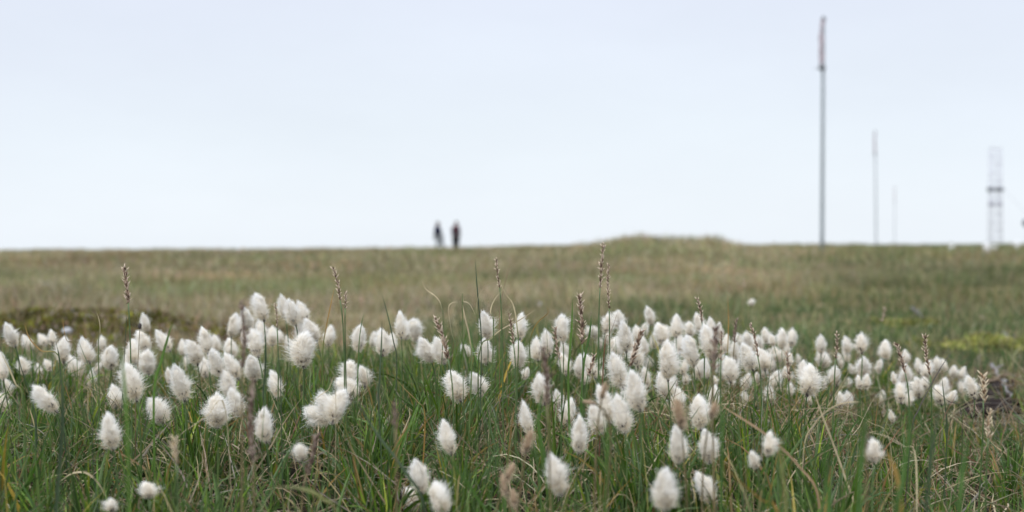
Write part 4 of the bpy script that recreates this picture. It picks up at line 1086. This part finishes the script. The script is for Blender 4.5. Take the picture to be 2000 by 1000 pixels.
def person(px, d, lab, jacket, trousers, pose, face):
    x = (px - 1000) / F * d; z0 = float(terrain(x, d))
    root = empty('person', (x, d, z0), lab, 'person', None)
    S = pose
    # body: one continuous figure
    J = [(*S['pelvis'], .125, .10), (*S['waist'], .115, .09), (*S['chest'], .145, .10), (*S['neck'], .055), (*S['head0'], .075, .085), (*S['head1'], .085, .10), (*S['head2'], .05)]
    E = [(0, 1), (1, 2), (2, 3), (3, 4), (4, 5), (5, 6)]
    for sd in ('L', 'R'):
        sh, el, wr = S['arm' + sd]; n0 = len(J)
        J += [(*sh, .052), (*el, .040), (*wr, .027)]; E += [(2, n0), (n0, n0 + 1), (n0 + 1, n0 + 2)]
        hand(J, E, n0 + 2, wr, Vector(wr) - Vector(el), 1 if sd == 'L' else -1)
        hp, kn, an, to = S['leg' + sd]; n0 = len(J)
        J += [(*hp, .085), (*kn, .055), (*an, .037), (*to, .03)]; E += [(0, n0), (n0, n0 + 1), (n0 + 1, n0 + 2), (n0 + 2, n0 + 3)]
    hd = Vector(S['head1']); fv = Vector(face)
    nose = hd + fv * .105 + Vector((0, 0, -.01)); J.append((*nose, .012)); E.append((5, len(J) - 1))
    for s in (-1, 1):
        ear = hd + fv.cross(Vector((0, 0, 1))) * .085 * s; J.append((*ear, .014)); E.append((5, len(J) - 1))
    skin_obj('body', J, E, M['skin'], root, 2, fat=1.12)
    # clothing
    K = 1.16
    J = [(*S['pelvis'], .17, .14), (*S['waist'], .155, .13), (*S['chest'], .175, .14), (*S['neck'], .085)]; E = [(0, 1), (1, 2), (2, 3)]
    for sd in ('L', 'R'):
        sh, el, wr = S['arm' + sd]; n0 = len(J)
        J += [(*sh, .078), (*el, .060), (*wr, .045)]; E += [(2, n0), (n0, n0 + 1), (n0 + 1, n0 + 2)]
    skin_obj('jacket', J, E, jacket, root, 2, fat=2.15)
    pv = Vector(S['pelvis'])
    J = [(pv.x, pv.y, pv.z + .03, .145, .12)]; E = []
    for sd in ('L', 'R'):
        hp, kn, an, to = S['leg' + sd]; n0 = len(J)
        J += [(*hp, .105), (*kn, .078), (*an, .055)]; E += [(0, n0), (n0, n0 + 1), (n0 + 1, n0 + 2)]
    skin_obj('trousers', J, E, trousers, root, 2, fat=1.95)
    for sd in ('L', 'R'):
        hp, kn, an, to = S['leg' + sd]; an = Vector(an); to = Vector(to)
        skin_obj('boot', [(an.x, an.y, an.z + .05, .055), (an.x, an.y, an.z - .02, .055), (*((an + to) / 2), .05), (*to, .042)], [(0, 1), (1, 2), (2, 3)], M['boot'], root, 2)
    hm = MB(); h2 = hd + Vector((0, 0, .045)) - fv * .025
    hm.blob(h2, (.125, .128, .135), seg=16, rings=10, noise=.03); hm.build('hair', M['hair'], root)
    for s in (-1, 1):
        e = hd + fv * .088 + fv.cross(Vector((0, 0, 1))) * .03 * s + Vector((0, 0, .012))
        MB().blob(e, (.011, .011, .009), seg=8, rings=6).build('eye', M['darksteel'], root)
    mo = hd + fv * .086 + Vector((0, 0, -.05)); sv = fv.cross(Vector((0, 0, 1)))
    MB().tube([mo - sv * .022, mo + fv * .006, mo + sv * .022], [.003, .006, .003], 6).build('mouth', M['boot'], root)
    return root

# walker: back bent towards the left, striding, pale trousers
PA = dict(pelvis=(.02, 0, .90), waist=(-.03, 0, 1.05), chest=(-.08, 0, 1.30), neck=(-.045, 0, 1.49), head0=(-.02, 0, 1.56), head1=(-.005, 0, 1.64), head2=(-.01, 0, 1.73),
          armL=((-.10, -.19, 1.40), (-.13, -.22, 1.13), (.00, -.20, .95)), armR=((-.06, .19, 1.40), (-.02, .23, 1.14), (.10, .20, 1.02)),
          legL=((.0, -.09, .84), (-.02, -.10, .45), (-.14, -.10, .09), (-.02, -.11, .03)), legR=((.05, .09, .84), (.20, .10, .47), (.38, .10, .09), (.52, .10, .04)))
person(856, 92, 'walker in dark navy jacket and pale trousers, striding, left of the pair', M['navy'], M['paletrs'], PA, (1, 0, 0))
PB = dict(pelvis=(.0, 0, .90), waist=(0, 0, 1.06), chest=(.0, 0, 1.30), neck=(.0, 0, 1.50), head0=(.02, .0, 1.57), head1=(.03, 0, 1.65), head2=(.03, 0, 1.74),
          armL=((-.19, 0, 1.41), (-.25, -.08, 1.16), (-.08, -.24, 1.30)), armR=((.19, 0, 1.41), (.24, -.08, 1.15), (.07, -.24, 1.28)),
          legL=((-.08, 0, .84), (-.09, -.01, .46), (-.10, .02, .09), (-.12, -.12, .03)), legR=((.08, 0, .84), (.09, -.02, .46), (.06, .02, .09), (.08, -.12, .03)))
pb = person(890.5, 92, 'person in maroon jacket and black trousers facing the camera, right of the pair', M['maroon'], M['black'], PB, (0, -1, 0))
# grey rucksack worn by the right-hand person: a thing of its own
x = (890.5 - 1000) / F * 92; z0 = float(terrain(x, 92))
root = empty('rucksack', (x, 92, z0 + 1.05), 'grey rucksack on the back of the person in maroon', 'rucksack')
MB().blob((.05, .25, .22), (.17, .12, .27), seg=16, rings=12, noise=.02).build('bag', M['greyfab'], root)
for s in (-1, 1):
    MB().tube([(s * .11, .16, .42), (s * .12, .0, .50), (s * .13, -.165, .36), (s * .14, -.15, .12), (s * .16, .05, .02), (s * .12, .18, .04)], .02, 8).build('strap', M['greyfab'], root)

# ------------------------------------------------------------------ sky and light
w = bpy.data.worlds.new('World'); scene.world = w; w.use_nodes = True
nt = w.node_tree; nt.nodes.clear()
wo = nt.nodes.new('ShaderNodeOutputWorld'); bg = nt.nodes.new('ShaderNodeBackground')
SUN_EL, SUN_AZ = 48, 215      # azimuth clockwise from north (+Y)
sky = nt.nodes.new('ShaderNodeTexSky'); sky.sky_type = 'NISHITA'; sky.sun_disc = False
sky.sun_elevation = math.radians(SUN_EL); sky.sun_rotation = math.radians(SUN_AZ)
sb = nt.nodes.new('ShaderNodeVectorMath'); sb.operation = 'SCALE'; sb.inputs['Scale'].default_value = .10
nt.links.new(sky.outputs[0], sb.inputs[0])
tc = nt.nodes.new('ShaderNodeTexCoord'); sep = nt.nodes.new('ShaderNodeSeparateXYZ')
nt.links.new(tc.outputs['Generated'], sep.inputs[0])
ns = nt.nodes.new('ShaderNodeTexNoise'); ns.inputs['Scale'].default_value = 2.2; ns.inputs['Detail'].default_value = 4
mp = nt.nodes.new('ShaderNodeMapping'); mp.inputs['Scale'].default_value = (1, 1, 3)
nt.links.new(tc.outputs['Generated'], mp.inputs[0]); nt.links.new(mp.outputs[0], ns.inputs['Vector'])
ad = nt.nodes.new('ShaderNodeMath'); ad.operation = 'MULTIPLY_ADD'; ad.inputs[1].default_value = .10
nt.links.new(ns.outputs['Fac'], ad.inputs[0]); nt.links.new(sep.outputs['Z'], ad.inputs[2])
rp = nt.nodes.new('ShaderNodeValToRGB'); cr = rp.color_ramp
cr.elements[0].position = .04; cr.elements[0].color = (.80, .855, .915, 1)
cr.elements[1].position = 1.0; cr.elements[1].color = (1.9, 1.95, 2.05, 1)
e_ = cr.elements.new(.13); e_.color = (.755, .815, .885, 1)
e_ = cr.elements.new(.26); e_.color = (.70, .745, .86, 1)
e_ = cr.elements.new(.42); e_.color = (1.0, 1.03, 1.12, 1)
nt.links.new(ad.outputs[0], rp.inputs[0])
n3 = nt.nodes.new('ShaderNodeTexNoise'); n3.inputs['Scale'].default_value = 3.2; n3.inputs['Detail'].default_value = 5; n3.inputs['Roughness'].default_value = .6
nt.links.new(mp.outputs[0], n3.inputs['Vector'])
m3 = nt.nodes.new('ShaderNodeMapRange'); m3.inputs['From Min'].default_value = .3; m3.inputs['From Max'].default_value = .7; m3.inputs['To Min'].default_value = .97; m3.inputs['To Max'].default_value = 1.025
nt.links.new(n3.outputs['Fac'], m3.inputs['Value'])
v3 = nt.nodes.new('ShaderNodeVectorMath'); v3.operation = 'SCALE'
nt.links.new(rp.outputs[0], v3.inputs[0]); nt.links.new(m3.outputs[0], v3.inputs['Scale'])
mixn = nt.nodes.new('ShaderNodeMix'); mixn.data_type = 'RGBA'; mixn.inputs[0].default_value = .93
nt.links.new(sb.outputs[0], mixn.inputs[6]); nt.links.new(v3.outputs[0], mixn.inputs[7])
nt.links.new(mixn.outputs[2], bg.inputs['Color']); bg.inputs['Strength'].default_value = 1.0
nt.links.new(bg.outputs[0], wo.inputs[0])

sd = bpy.data.lights.new('sun', 'SUN'); sd.energy = 1.9; sd.angle = math.radians(22); sd.color = (1, .97, .92)
so = bpy.data.objects.new('sun', sd); COL.objects.link(so)
el, az = math.radians(SUN_EL), math.radians(SUN_AZ)
dirv = Vector((math.sin(az) * math.cos(el), math.cos(az) * math.cos(el), math.sin(el)))
so.rotation_euler = dirv.to_track_quat('Z', 'Y').to_euler()

# ------------------------------------------------------------------ camera
cd = bpy.data.cameras.new('camera'); cam = bpy.data.objects.new('camera', cd); COL.objects.link(cam)
cd.lens = 50; cd.sensor_width = 36; cd.clip_start = .02; cd.clip_end = 6000
cam.location = (0, 0, H)
cam.rotation_euler = (math.radians(90) - math.atan((500 - HZ) / F), 0, 0)
cd.dof.use_dof = True; cd.dof.focus_distance = 2.1; cd.dof.aperture_fstop = 4.3; cd.dof.aperture_blades = 9
scene.camera = cam
scene.view_settings.view_transform = 'Standard'; scene.view_settings.look = 'None'
scene.view_settings.exposure = 0.18; scene.view_settings.gamma = 1
scene.cycles.max_bounces = 8; scene.cycles.diffuse_bounces = 5; scene.cycles.transparent_max_bounces = 8
scene.cycles.use_denoising = True
